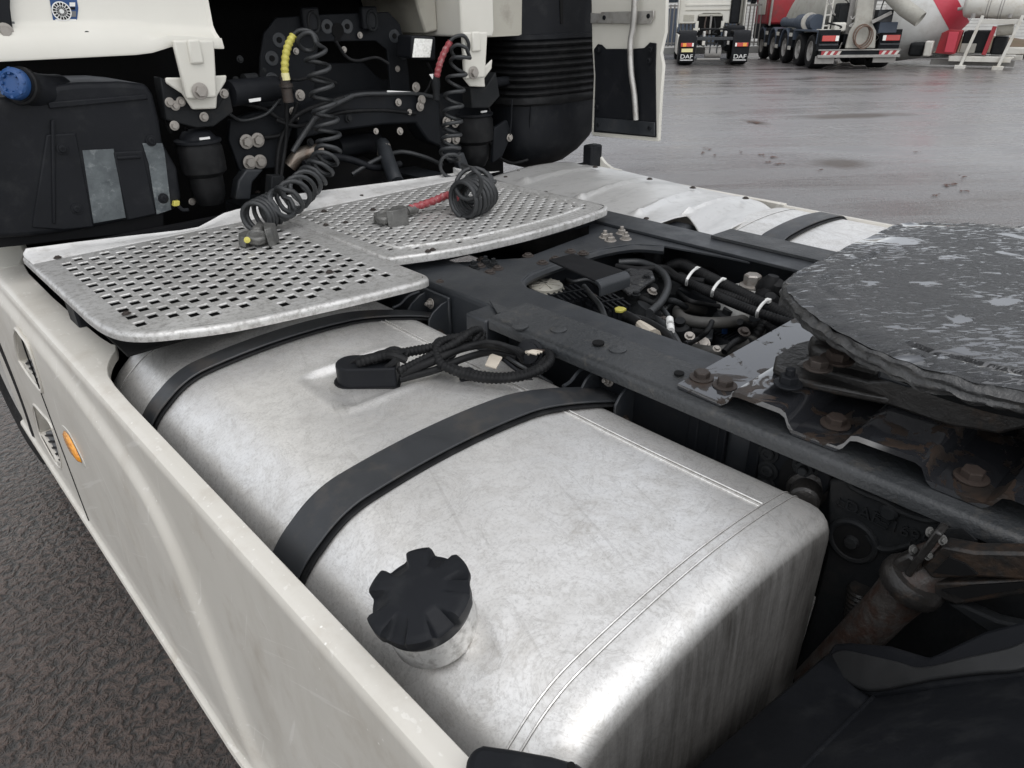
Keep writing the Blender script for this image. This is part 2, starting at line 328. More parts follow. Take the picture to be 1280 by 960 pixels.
class MB:
    def __init__(s): s.v = []; s.f = []
    def add(s, vs, fs):
        k = len(s.v); s.v += [tuple(v) for v in vs]; s.f += [tuple(i+k for i in f) for f in fs]; return s
    def box(s, a, b, mat=None):
        a, b = Vector(a), Vector(b)
        vs = [Vector((x,y,z)) for x in (a.x,b.x) for y in (a.y,b.y) for z in (a.z,b.z)]
        if mat is not None: vs = [mat @ v for v in vs]
        return s.add(vs, [(0,1,3,2),(4,6,7,5),(0,4,5,1),(2,3,7,6),(0,2,6,4),(1,5,7,3)])
    def bar(s, p, q, w, h, up=(0,0,1)):
        p, q = Vector(p), Vector(q); d = (q-p).normalized(); u = Vector(up)
        if abs(d.dot(u.normalized())) > .98: u = Vector((1,0,0))
        sx = d.cross(u).normalized(); sz = sx.cross(d)
        vs = []
        for e in (p, q):
            for a, b in ((-1,-1),(1,-1),(1,1),(-1,1)): vs.append(e+sx*a*w/2+sz*b*h/2)
        return s.add(vs, [(3,2,1,0),(4,5,6,7),(0,1,5,4),(1,2,6,5),(2,3,7,6),(3,0,4,7)])
    def cyl(s, p, q, r, r2=None, n=16, cap=True):
        return s.tube([p, q], [r, r if r2 is None else r2], n, cap)
    def tube(s, pts, r, n=8, cap=True, closed=False, flat=None):
        P = [Vector(p) for p in pts]; N = len(P)
        rad = r if isinstance(r, (list, tuple)) else [r]*N
        T = []
        for i in range(N):
            a = P[(i-1)%N] if (closed or i > 0) else P[i]; b = P[(i+1)%N] if (closed or i < N-1) else P[i]
            d = b-a; T.append(d.normalized() if d.length > 1e-9 else Vector((0,0,1)))
        u = T[0].orthogonal().normalized(); vs = []
        for i in range(N):
            u = (u - T[i]*u.dot(T[i]))
            u = u.normalized() if u.length > 1e-6 else T[i].orthogonal().normalized()
            w = T[i].cross(u)
            for k in range(n):
                a = 2*math.pi*k/n; vs.append(P[i]+(u*math.cos(a)+w*math.sin(a))*rad[i])
        fs = []
        for i in range(N if closed else N-1):
            j = (i+1) % N
            for k in range(n): fs.append((i*n+k, i*n+(k+1)%n, j*n+(k+1)%n, j*n+k))
        if cap and not closed: fs.append(tuple(range(n-1,-1,-1))); fs.append(tuple((N-1)*n+k for k in range(n)))
        return s.add(vs, fs)
    def prism(s, poly, off, cap=True):   # poly: list of 3D points, extruded by vector off
        P = [Vector(p) for p in poly]; off = Vector(off); n = len(P)
        fs = [(i, (i+1)%n, n+(i+1)%n, n+i) for i in range(n)]
        if cap: fs += [tuple(range(n-1,-1,-1)), tuple(range(n, 2*n))]
        return s.add(P+[p+off for p in P], fs)
    def lathe(s, prof, c, axis=(0,0,1), n=24, sx=1, sy=1, cap=True):
        ax = Vector(axis).normalized(); u = ax.orthogonal().normalized()
        if abs(ax.z) > .99: u = Vector((1,0,0))
        w = ax.cross(u); c = Vector(c); vs = []
        for r, h in prof:
            for k in range(n):
                a = 2*math.pi*k/n; vs.append(c+ax*h+(u*math.cos(a)*sx+w*math.sin(a)*sy)*r)
        m = len(prof); fs = [(i*n+k, i*n+(k+1)%n, (i+1)*n+(k+1)%n, (i+1)*n+k) for i in range(m-1) for k in range(n)]
        if cap: fs += [tuple(range(n-1,-1,-1)), tuple((m-1)*n+k for k in range(n))]
        return s.add(vs, fs)
    def grid(s, nu, nv, fn, flip=False, wrap=False):
        vs = [fn(i/(nu-1) if not wrap else i/nu, j/(nv-1)) for j in range(nv) for i in range(nu)]
        fs = []
        for j in range(nv-1):
            for i in range(nu if wrap else nu-1):
                q = (j*nu+i, j*nu+(i+1)%nu, (j+1)*nu+(i+1)%nu, (j+1)*nu+i); fs.append(q[::-1] if flip else q)
        return s.add(vs, fs)
    def build(s, name, mat, parent=None, bevel=0, seg=2, ang=35, solid=0, rec=True):
        assert not s.f or max(max(f) for f in s.f) < len(s.v), name
        me = bpy.data.meshes.new(name); me.from_pydata(s.v, [], s.f); me.update()
        if rec:
            bm = bmesh.new(); bm.from_mesh(me); bmesh.ops.recalc_face_normals(bm, faces=bm.faces); bm.to_mesh(me); bm.free()
        me.polygons.foreach_set('use_smooth', [True]*len(me.polygons)); me.set_sharp_from_angle(angle=R(ang))
        o = link(name, me, mat, parent)
        if solid:
            md = o.modifiers.new('thick', 'SOLIDIFY'); md.thickness = solid; md.offset = 0
        if bevel:
            md = o.modifiers.new('bevel', 'BEVEL'); md.width = bevel; md.segments = seg; md.limit_method = 'ANGLE'; md.angle_limit = R(32)
            md.harden_normals = False
        return o
def arc(c, r, a0, a1, n, plane='xz'):
    res = []
    for i in range(n+1):
        a = R(a0+(a1-a0)*i/n)
        if plane == 'xz': res.append((c[0]+r*math.cos(a), c[1]+r*math.sin(a)))
    return res
_bolt = {}
def bolt_mesh(mat, kind='hex'):
    k = (mat, kind)
    if k not in _bolt:
        b = MB()
        b.lathe([(1.05,-.05),(1.45,-.05),(1.5,.08),(1.45,.16),(1.0,.2)], (0,0,0), n=18)
        if kind == 'hex': b.lathe([(1.0,.16),(1.0,.80),(.9,.92)], (0,0,0), n=6)
        elif kind == 'stud':
            b.lathe([(1.0,.16),(1.0,.95),(.88,1.05)], (0,0,0), n=6); b.lathe([(.5,.9),(.5,1.75),(.4,1.85)], (0,0,0), n=10)
        else: b.lathe([(1.0,.16),(.98,.5),(.8,.68),(.45,.7),(.42,.5)], (0,0,0), n=14)
        me = bpy.data.meshes.new('bolt'); me.from_pydata(b.v, [], b.f); me.update()
        me.polygons.foreach_set('use_smooth', [True]*len(me.polygons)); me.set_sharp_from_angle(angle=R(35))
        me.materials.append(MATS[mat]); _bolt[k] = me
    return _bolt[k]
def bolt(p, ax, r, parent, mat='steel_bolt', kind='hex'):
    o = bpy.data.objects.new('bolt', bolt_mesh(mat, kind)); COL.objects.link(o); o.parent = parent
    q = Vector(ax).to_track_quat('Z', 'Y'); spin = Matrix.Rotation(random.uniform(0, 1), 4, 'Z')
    o.matrix_basis = Matrix.Translation(Vector(p)) @ q.to_matrix().to_4x4() @ spin @ Matrix.Scale(r, 4)
    return o
def textmesh(name, body, size, mtx, mat, parent, ext=.002):
    cu = bpy.data.curves.new(name, 'FONT'); cu.body = body; cu.size = size; cu.extrude = ext; cu.align_x = 'CENTER'; cu.align_y = 'CENTER'
    t = bpy.data.objects.new(name+'_c', cu); COL.objects.link(t)
    dg = bpy.context.evaluated_depsgraph_get(); dg.update()
    me = bpy.data.meshes.new_from_object(t.evaluated_get(dg)); bpy.data.objects.remove(t); bpy.data.curves.remove(cu)
    me.materials.clear(); me.transform(mtx); o = link(name, me, mat, parent); return o

# ================================================================== the ground
g = MB(); RD = [0,4,8]+[8+3*i for i in range(1,24)]+[78,120,400]
g.v = [(CP.x+d*math.cos(a), CP.y+d*math.sin(a), ground_z(CP.x+d*math.cos(a), CP.y+d*math.sin(a))) for d in RD[1:] for a in [2*math.pi*k/64 for k in range(64)]]
g.f = [tuple(range(64))]+[(j*64+k, j*64+(k+1)%64, (j+1)*64+(k+1)%64, (j+1)*64+k) for j in range(len(RD)-2) for k in range(64)]
tag(g.build('ground', 'asphalt_wet'), 'wet dark asphalt of the truck yard', kind='structure')

# ================================================================== the tractor unit
T = empty('tractor_truck', 'white tractor unit with bare aluminium fuel tanks, perforated deck plates and fifth wheel', 'truck')

# ---------------------------------------------------------------- fuel tank
def crown(x): return .028*max(0, 1-((x+.875)/.30)**2)     # the top is slightly domed
def section(xl, xr, zb, zt, rtl, rtr, rb, off=0, n=10):
    """outline in x,z going from the lower right corner up, over the top and down the left side"""
    xl -= off; xr += off; zb -= off; zt += off; rtl += off; rtr += off; rb += off
    P = arc((xr-rb, zb+rb), rb, -90, 0, n) + arc((xr-rtr, zt-rtr), rtr, 0, 90, n)
    P += [(xr-rtr+(xl+rtl-xr+rtr)*i/24, zt) for i in range(1, 24)]
    P += arc((xl+rtl, zt-rtl), rtl, 90, 180, 2*n) + [(xl, zt-rtl+(zb+rb-zt+rtl)*i/6) for i in range(1, 6)]
    P += arc((xl+rb, zb+rb), rb, 180, 270, n)
    return [(x, z+(crown(x) if z > .85 else 0)) for x, z in P]
SEC = (-1.238, -.520, .36, 1.0, .155, .06, .12)
def smooth_(a, b, x): t = max(0, min(1, (x-a)/(b-a))); return t*t*(3-2*t)
def fuel_tank(mirror, y0, y1, label, sender):
    sx = -1 if mirror else 1
    rc = .045
    rows = []
    rows = [(y0-.006*(1-s*s), rc, s) for s in (.02,.3,.6,.85,1.0)]
    for i in range(1, 7):
        a = R(90*i/6); rows.append((y0+rc-rc*math.cos(a), rc-rc*math.sin(a), 1))
    ny = 160
    for i in range(1, ny): rows.append((y0+rc+(y1-y0-2*rc)*i/ny, 0, 1))
    for i in range(0, 7):
        a = R(90*i/6); rows.append((y1-rc+rc*math.sin(a), rc-rc*math.cos(a), 1))
    rows += [(y1+.006*(1-s*s), rc, s) for s in (.85,.6,.3,.02)]
    cx, cz = (-1.238-.520)/2, .68
    sc = PZ(462, 472, 1.02) if sender else None
    def disp(x, y, z):
        d = .0018*math.sin(7*x+3*y)+.0012*math.sin(11*y-5*x+1)
        if sc is not None and z > .93:
            dx = max(abs(x-sc.x-.01)-.10, 0); dy = max(abs(y-sc.y+.0)-.075, 0); q = math.hypot(dx, dy)
            t = min(max(1-q/.022, 0), 1); d -= .009*t*t*(3-2*t)-.003*smooth_(.05,.02,q)*smooth_(.0,.02,q)
        return d
    vs = []; n = None
    for (y, ins, s) in rows:
        S = section(*SEC, off=-ins)
        n = len(S)
        for k, (x, z) in enumerate(S):
            x2, z2 = cx+(x-cx)*s, cz+(z-cz)*s
            if s == 1 and ins < rc-1e-4 and z > .9: z2 += disp(x2, y, z)*(1-ins/rc)
            vs.append((sx*x2, y, z2))
    fs = []
    for j in range(len(rows)-1):
        for k in range(n):
            fs.append((j*n+k, j*n+(k+1)%n, (j+1)*n+(k+1)%n, (j+1)*n+k))
    fs.append(tuple(range(n))); fs.append(tuple((len(rows)-1)*n+k for k in range(n)))
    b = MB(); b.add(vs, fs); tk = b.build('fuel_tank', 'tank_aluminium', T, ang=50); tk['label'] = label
    # weld beads: round both end caps and along the top
    for yy in (y0+.070, y0+.086, y1-.088):
        S = section(*SEC, off=.0006)
        w = MB(); w.tube([(sx*x, yy, z+(disp(x, yy, z) if z > .9 else 0)) for x, z in S], .0017, 6, closed=True); w.build('weld_seam', 'tank_aluminium', tk)
    for dx in (0, .010):
        w = MB(); w.tube([(sx*(-.641+dx), y0+.086+(y1-y0-.186)*i/30, 1.0005+crown(-.641)+(disp(-.641, y0+.086+(y1-y0-.186)*i/30, 1))) for i in range(31)], .0016, 6)
        w.build('weld_seam', 'tank_aluminium', tk)
    return tk
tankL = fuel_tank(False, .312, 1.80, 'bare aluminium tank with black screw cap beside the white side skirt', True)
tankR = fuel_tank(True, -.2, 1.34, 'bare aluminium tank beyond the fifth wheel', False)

def strap(tk, yc, mirror, w=.078, lw=.018):
    sx = -1 if mirror else 1
    def path(off):
        S = section(*SEC, off=off); S0_ = section(*SEC)
        S = [p for p, q in zip(S, S0_) if q[1] > .42 and q[0] < -.60]           # from the right edge of the top over to the left side
        return [(-.468, .968+off), (-.50, .978+off), (-.535, .990+off), (-.57, .9985+off)] + S
    for nm, mt, o0, o1, ww in (('strap_liner', 'rubber', .0012, .0065, w+lw), ('tank_strap', 'strap', .0085, .0135, w)):
        A, B = path(o0), path(o1)
        if nm == 'strap_liner': A, B = A[1:], B[1:]
        b = MB(); n = len(A); vs = []
        for (x0, z0), (x1, z1) in zip(A, B):
            ys_ = yc-.055*smooth_(-.72, -.46, x0)
            vs += [(sx*x0, ys_-ww/2, z0), (sx*x0, ys_+ww/2, z0), (sx*x1, ys_+ww/2, z1), (sx*x1, ys_-ww/2, z1)]
        fs = [(4*i+k, 4*i+(k+1)%4, 4*i+4+(k+1)%4, 4*i+4+k) for i in range(n-1) for k in range(4)]
        fs += [(0,1,2,3), tuple(4*(n-1)+k for k in range(4))]
        b.add(vs, fs); o = b.build(nm, mt, tk, bevel=.0015, seg=1)
YS1, YS2 = 1.505, .882
strap(tankL, YS1, False, .056, .014); strap(tankL, YS2, False, .084); strap(tankR, 1.105, True); strap(tankR, .25, True)

# filler neck and screw cap
capc = PZ(521, 738, 1.072); cax = Vector((-.30, -.02, 1)).normalized()
neck0 = capc - cax*.085
b = MB(); b.lathe([(.060,0),(.060,.034),(.0585,.040),(.053,.044),(.0525,.048),(.0525,.056),(.050,.057)], neck0, cax, 48)
b.build('filler_neck', 'plate_aluminium', tankL)
b = MB(); b.tube([neck0 + cax*.043 + (cax.orthogonal().normalized()*math.cos(a)+cax.cross(cax.orthogonal().normalized())*math.sin(a))*.0555 for a in [2*math.pi*k/48 for k in range(48)]], .0042, 8, closed=True)
b.build('weld_seam', 'plate_aluminium', tankL)
def cap_mesh():
    n = 120; u = Vector((1,0,0)); u = (u-cax*u.dot(cax)).normalized(); w = cax.cross(u)
    rows = []
    prof = [0,.25,.45,.55,.62,.70,.78,.86,.93,.98,1.0]
    vs = []
    def lobe(a):
        c = math.cos(6*a+.9); return 1/(1+math.exp(-12*(c+.12)))
    for t in prof:
        for k in range(n):
            a = 2*math.pi*k/n; l = lobe(a); ro = .0640+.0055*l
            r = t*ro
            e = max(0, (t-.55)/.45); low = .030-.0155*min(1, e*1.15)-.003*e; hi = .030-.002*e-.004*max(0,(t-.93)/.07)
            vs.append(capc+u*math.cos(a)*r+w*math.sin(a)*r+cax*(low+(hi-low)*l-.03))
    for (ro0, h) in ((1.0,-.019),(1.0,-.023),(.985,-.028),(.98,-.036),(.86,-.038)):
        for k in range(n):
            a = 2*math.pi*k/n; l = lobe(a)*max(0, min(1, (h+.036)/.015))
            r = (.0640+.0055*l)*ro0; vs.append(capc+u*math.cos(a)*r+w*math.sin(a)*r+cax*h)
    m = len(prof)+5
    fs = [(i*n+k, i*n+(k+1)%n, (i+1)*n+(k+1)%n, (i+1)*n+k) for i in range(m-1) for k in range(n)]
    b = MB(); b.add(vs, fs); return b.build('filler_cap', 'black_plastic', tankL, ang=42)
cap_mesh()
# fuel level sender under a black cover
s0 = PZ(476, 487, 1.012)
def dshape(cx, cy, ln, wd, n=10, rot=0):
    P = [(ln/2*1, -wd/2), (ln/2, wd/2)] + [(-ln/2+wd/2*(-math.sin(R(180*i/n)))*.9, wd/2*math.cos(R(180*i/n))) for i in range(n+1)]
    c, s = math.cos(rot), math.sin(rot); return [(cx+x*c-y*s, cy+x*s+y*c) for x, y in P]
cxs, cys = s0.x+.012, s0.y+.034
D = dshape(cxs, cys, .098, .072, 10, R(-42))
b = MB(); b.prism([(x, y, 1.000) for x, y in D], (0,0,.062)); b.build('sender_cover', 'black_plastic', tankL, bevel=.004)
D2 = dshape(cxs, cys, .108, .080, 10, R(-42))
b = MB(); b.prism([(x, y, 1.002) for x, y in D2], (0,0,.018)); b.build('sender_flange', 'black_matte', tankL, bevel=.003)
b = MB()
for k in range(6):
    a = R(-42); o = Vector((random.uniform(-.035,.045), random.uniform(-.025,.025), 0))
    p = Vector((cxs, cys, 1.068)) + Matrix.Rotation(a, 3, 'Z') @ o
    q = Vector((cxs, cys, 1.070)) + Matrix.Rotation(a, 3, 'Z') @ Vector((.07, random.uniform(-.02,.03), 0))
    b.tube(catmull([p-Vector((.02,-.02,.02)), p, (p+q)/2+Vector((0,0,.012)), q], 5), random.uniform(.006,.010), 7)
b.build('sender_plug', 'rubber', tankL)

# ---------------------------------------------------------------- wiring harness on the tank
def loom(name, pts, r, parent, mat='rubber', rib=True, n=9, sub=10):
    C = catmull(pts, sub); L = [C[0]]
    # resample evenly so that the ribs are even
    step = .0022 if rib else .01; acc = 0; out = [C[0]]
    for a, b2 in zip(C, C[1:]):
        d = (b2-a).length; t = step-acc
        while t <= d: out.append(a+(b2-a)*(t/d)); t += step
        acc = d-(t-step)
    out.append(C[-1])
    rad = [r*(1.06 if (i//2) % 2 else .90) for i in range(len(out))] if rib else r
    b = MB(); b.tube(out, rad, n); return b.build(name, mat, parent, ang=80)
H = tag(loom('wiring_harness', [PZ(447,455,1.066), PZ(470,447,1.078), PZ(510,440,1.074), PZ(550,432,1.071), PZ(585,418,1.081), PZ(602,417,1.066), PZ(598,430,1.051)], .0105, T), 'black corrugated wiring harness looped over the tank')
loom('loom', [PZ(590,420,1.091), PZ(560,424,1.086), PZ(546,436,1.076), PZ(552,455,1.061), PZ(580,468,1.046), PZ(615,474,1.041), PZ(655,470,1.046), PZ(683,457,1.056), PZ(688,444,1.051), PZ(678,436,1.046)], .0095, H)
loom('loom', [PZ(596,424,1.076), PZ(566,430,1.071), PZ(555,440,1.061), PZ(562,456,1.051), PZ(590,466,1.036), PZ(630,470,1.034), PZ(668,462,1.046), PZ(684,448,1.046)], .008, H)
loom('loom', [PZ(500,468,1.046), PZ(540,452,1.061), PZ(575,436,1.074), PZ(610,430,1.071), PZ(640,437,1.056), PZ(662,444,1.036)], .0095, H, 'rubber', False)
loom('loom', [PZ(500,474,1.036), PZ(545,462,1.046), PZ(580,448,1.056), PZ(615,440,1.046), PZ(645,446,1.036)], .008, H, 'rubber', False)
loom('loom', [PZ(498,464,1.056), PZ(535,446,1.066), PZ(570,428,1.091), PZ(590,414,1.101), PZ(600,414,1.091), PZ(590,428,1.076)], .0085, H)
loom('loom', [PZ(560,432,1.076), PZ(585,432,1.078), PZ(612,428,1.076), PZ(640,436,1.061), PZ(655,452,1.026)], .006, H, 'rubber', False)
loom('wire', [PZ(630,450,1.036), PZ(645,462,1.026), PZ(662,474,1.001), PZ(680,488,0.976)], .0042, H, 'black_plastic', False)
loom('wire', [PZ(634,446,1.036), PZ(652,458,1.028), PZ(672,468,1.001), PZ(690,480,0.976)], .0042, H, 'hose_grey', False)
for u, v, z in ((551,432,1.06), (561,440,1.055), (585,470,1.025)):
    p = PZ(u, v, z); b = MB(); d = (PZ(u+6, v+5, z)-PZ(u-6, v-5, z)).normalized()
    b.lathe([(.0185,-.005),(.0195,-.004),(.0195,.004),(.0185,.005)], p, d, 14); b.build('cable_tie', 'black_plastic', H)
p = PZ(617,452,1.038); b = MB(); d1 = (PZ(628,446,1.046)-PZ(610,446,1.046)).normalized()
b.prism([PZ(606,456,1.038), PZ(613,441,1.046), PZ(628,446,1.046), PZ(620,460,1.038)], (0,0,-.004)); b.build('cable_label', 'label_tan', H, bevel=.001)
b = MB(); cp = PZ(664,441,1.036)
b.lathe([(.028,-.02),(.028,.0),(.031,.002),(.031,.014),(.024,.016),(.024,.028),(.012,.03)], cp, (-.75,-.4,.35), 20); b.build('connector', 'black_plastic', H)
b = MB(); b.lathe([(.0325,-.012),(.0325,-.005)], cp, (-.75,-.4,.35), 20); b.build('connector_ring', 'rust', H)
for k in range(4):
    b = MB(); q = cp + Vector((-.02,-.012,.012))
    b.tube(catmull([q+Vector((random.uniform(-.01,.01),random.uniform(-.01,.01),0)), q+Vector((-.012+.006*k,-.012,.008)), q+Vector((.0+.008*k,-.026,.004))], 5), .0028, 6)
    b.build('wire', 'label_tan' if k < 3 else 'rust', H)

# ---------------------------------------------------------------- chassis rails
rails = []
for sx in (-1, 1):
    b = MB(); t = .009
    prof = [(.31,1.066),(.40,1.066),(.452,1.062),(.460,1.05),(.460,.775),(.452,.768),(.35,.768),(.35,.777),(.448,.779),(.450,1.04),(.44,1.055),(.31,1.057)]
    b.prism([(sx*x, -1.6, z) for x, z in prof], (0, 4.4, 0))
    r_ = b.build('chassis_rail', 'chassis', T, bevel=.0015, seg=1); rails.append(r_)
    b = MB()
    prof = [(.40,1.076),(.512,1.074),(.522,1.072),(.527,1.067),(.529,1.060),(.528,1.044),(.521,1.044),(.521,1.058),(.517,1.063),(.505,1.0655),(.40,1.0668)]
    b.prism([(sx*x, -1.6, z) for x, z in prof], (0, 1.6+1.172, 0))
    sh = b.build('rail_flange', 'rail_dusty', r_, bevel=.001, seg=1)
    # holes and rivets on the flange
    if sx < 0:
        for u, v, rr in ((748,428,.013), (849,466,.010)):
            p = PZ(u, v, 1.0805); b = MB(); b.lathe([(rr,-.003),(rr,.0008)], p, (0,0,1), 16); b.build('bolt_hole', 'void_black', r_)
        for u, v in ((650,408), (698,412), (772,437)):
            p = PZ(u, v, 1.076); b = MB(); b.lathe([(.019,-.002),(.019,.002),(.014,.0035),(.0,.004)], p, (0,0,1), 18, cap=False); b.build('rivet', 'rail_dusty', r_)
# upright stiffeners on the outer side of the left rail
for y in (1.24, 1.12, .63, .585, .50):
    b = MB(); b.box((-.478, y-.012, .70), (-.461, y+.012, 1.03)); b.build('stiffener', 'chassis_dark', rails[0], bevel=.004)
b = MB(); b.box((-.475, .56, .62), (-.462, 1.16, 1.02)); b.build('side_plate', 'chassis_dark', rails[0], bevel=.003)
# angle bracket holding the deck at the front end of the flange
b = MB(); b.prism([(-.535,1.175,1.065),(-.535,1.175,.86),(-.46,1.175,.82),(-.46,1.175,1.065)], (0,.075,0)); b.build('rail_bracket', 'chassis', rails[0], bevel=.006)
b = MB(); b.prism([PZ(612,377,1.07), PZ(628,384,1.07), PZ(640,390,1.071), PZ(622,393,1.071)], (0,0,.004)); b.build('gusset', 'rail_dusty', rails[0])

# strap end brackets
def strap_bracket(yc):
    B = MB(); B.box((-.472, yc-.055, .88), (-.463, yc+.055, 1.045)); k = B.build('strap_bracket', 'chassis', T, bevel=.003)
    for s in (-1, 1):
        y = yc+s*.047
        poly = [(-.466,1.035),(-.49,1.032),(-.520,1.016),(-.535,.998),(-.536,.955),(-.520,.925),(-.50,.912),(-.466,.86)]
        b = MB(); b.prism([(x, y-.003, z) for x, z in poly], (0,.006,0)); b.build('side_plate', 'chassis', k, bevel=.0015)
        bolt((-.505, y-.004, .950), (0,-1,0), .010, k, 'rusty_bolt')
    b = MB(); b.cyl((-.505, yc-.06, .950), (-.505, yc+.06, .950), .008); b.build('pin', 'steel_bolt', k)
    b = MB(); b.tube(catmull([(-.475,yc+.07,1.030),(-.51,yc+.072,1.026),(-.54,yc+.07,1.012),(-.565,yc+.068,1.010)],6), .004, 7); b.build('clip', 'chassis', k)
    bolt((-.475, yc+.02, 1.01), (-1,0,.2), .010, k, 'steel_bolt', 'stud')
strap_bracket(YS1-.055); strap_bracket(YS2-.055)

# ---------------------------------------------------------------- deck plates
def deck(name, label, xs, yr, yf, z, px, py, hx, hy, marginx, marginr, marginf, lipf, skip=None):
    """perforated plate; xs=(left,right), yr(x)/yf(x) rear and front edges, holes staggered by column"""
    x0, x1 = xs; b = MB(); D = .0045; glint_faces = []
    cols = []; x = x0+marginx; k = 0
    edges = [x0]
    xx = x0
    # margin strips
    m = 5
    def strip(xa, xb, holes):
        ya0, yb0 = yr(xa), yr(xb); ya1, yb1 = yf(xa), yf(xb)
        if not holes:
            b.add([(xa,ya0,z),(xb,yb0,z),(xb,yb1,z),(xa,ya1,z)], [(0,1,2,3)]); return
        ha, hb = (xa+xb)/2-hx/2, (xa+xb)/2+hx/2
        b.add([(xa,ya0,z),(ha,yr(ha),z),(ha,yf(ha),z),(xa,ya1,z)], [(0,1,2,3)])
        b.add([(hb,yr(hb),z),(xb,yb0,z),(xb,yb1,z),(hb,yf(hb),z)], [(0,1,2,3)])
        prev = (yr(ha), yr(hb))
        for y in holes:
            j = random.uniform(-.0006,.0006)
            b.add([(ha,prev[0],z),(hb,prev[1],z),(hb,y-hy/2+j,z),(ha,y-hy/2+j,z)], [(0,1,2,3)])
            lo = z-D
            P = [(ha,y-hy/2+j),(hb,y-hy/2+j),(hb,y+hy/2+j),(ha,y+hy/2+j)]
            Q = [(P[0][0]+.0012,P[0][1]+.0048),(P[1][0]-.0012,P[1][1]+.0048),(P[2][0]-.0012,P[2][1]-.0015),(P[3][0]+.0012,P[3][1]-.0015)]
            glint_faces.append(len(b.f)+0)
            b.add([(p[0],p[1],z) for p in P]+[(p[0],p[1],z-.0022) for p in Q]+[(p[0],p[1],lo) for p in Q], [(0,1,5,4),(1,2,6,5),(2,3,7,6),(3,0,4,7),(4,5,9,8),(5,6,10,9),(6,7,11,10),(7,4,8,11)])
            prev = (y+hy/2+j, y+hy/2+j)
        b.add([(ha,prev[0],z),(hb,prev[1],z),(hb,yf(hb),z),(ha,yf(ha),z)], [(0,1,2,3)])
    n = int((x1-x0-2*marginx)/px); rem = (x1-x0-2*marginx-n*px)/2
    s0_ = x0+marginx+rem
    for i in range(10): a, c = x0+(s0_-x0)*i/10, x0+(s0_-x0)*(i+1)/10; strip(a, c, None)
    for i in range(n):
        xa = s0_+i*px; hol = []
        y = max(yr(xa), yr(xa+px))+marginr+(py/2 if i % 2 else 0)
        ytop = min(yf(xa), yf(xa+px))-marginf
        # rows on one common lattice
        y = math.ceil((max(yr(xa), yr(xa+px))+marginr)/py)*py+(py/2 if i % 2 else 0)
        while y < ytop:
            if not (skip and skip(xa+px/2, y)): hol.append(y)
            y += py
        strip(xa, xa+px, hol)
    for i in range(10): a, c = s0_+n*px+(x1-s0_-n*px)*i/10, s0_+n*px+(x1-s0_-n*px)*(i+1)/10; strip(a, c, None)
    o = b.build(name, 'plate_aluminium', T, ang=30, rec=False); o['label'] = label
    o.data.materials.append(MATS['edge_glint'])
    for k in glint_faces: o.data.polygons[k].material_index = 1
    return o
# left plate: rounded outer corner, rear edge slanting
LRE = [(-1.215,1.76),(-1.210,1.68),(-1.195,1.615),(-1.165,1.572),(-1.115,1.538),(-1.0,1.486),(-.82,1.448),(-.68,1.425),(-.575,1.412),(-.535,1.412),(-.52,1.43)]
def interp(tab, x):
    if x <= tab[0][0]: return tab[0][1]
    for (a, p), (c, q) in zip(tab, tab[1:]):
        if x <= c: return p+(q-p)*(x-a)/(c-a)
    return tab[-1][1]
ZD = 1.11
dl = deck('deck_plate', 'outer aluminium step plate with square perforations', (-1.215,-.520), lambda x: interp(LRE, x)+.004, lambda x: 2.275, ZD, .0355, .058, .0255, .033, .042, .035, .03, None)
RRE = [(-.503,1.640),(-.495,1.612),(-.47,1.600),(-.32,1.548),(-.1,1.515),(.1,1.512),(.27,1.525),(.33,1.545),(.345,1.60)]
dr = deck('deck_plate', 'inner aluminium walkway plate with slotted perforations', (-.503,.345), lambda x: interp(RRE, x)+.004, lambda x: 2.235, ZD+.004, .030, .044, .0235, .022, .030, .035, .03, None)
def rim(poly, z, drop, out, parent, name='rolled_edge', mat='plate_aluminium'):
    """rolled-down edge following an open outline (list of x,y), rounding outwards"""
    P = [Vector((x, y, 0)) for x, y in poly]; N = len(P); nor = []
    for i in range(N):
        d = (P[min(i+1,N-1)]-P[max(i-1,0)]).normalized(); nor.append(Vector((d.y, -d.x, 0)))
    prof = [(-.004,.0004)]+[(out*math.sin(R(a)), -out+out*math.cos(R(a))) for a in (0,18,36,54,72,90)]+[(out,-drop),(out-.004,-drop),(out-.004,-out)]
    vs = [(P[i]+nor[i]*o_)+Vector((0,0,z+h)) for i in range(N) for o_, h in prof]; m = len(prof)
    fs = [(i*m+k, i*m+k+1, (i+1)*m+k+1, (i+1)*m+k) for i in range(N-1) for k in range(m-1)]
    b = MB(); b.add(vs, fs); return b.build(name, mat, parent, ang=60)
def dense(poly, n=6): return [(p.x, p.y) for p in catmull([(x, y, 0) for x, y in poly], n)]
rim(dense([(-1.215,2.37),(-1.215,2.2),(-1.215,1.98),(-1.215,1.82)]+LRE[:9]+[(-.535,1.412),(-.520,1.43),(-.518,1.47),(-.518,1.6),(-.518,2.3)]), ZD, .020, .010, dl)
rim(dense([(-.503,2.35),(-.503,1.9),(-.503,1.68)]+RRE[:-1]+[(.345,1.60),(.345,1.9),(.345,2.35)]), ZD+.004, .024, .008, dr)
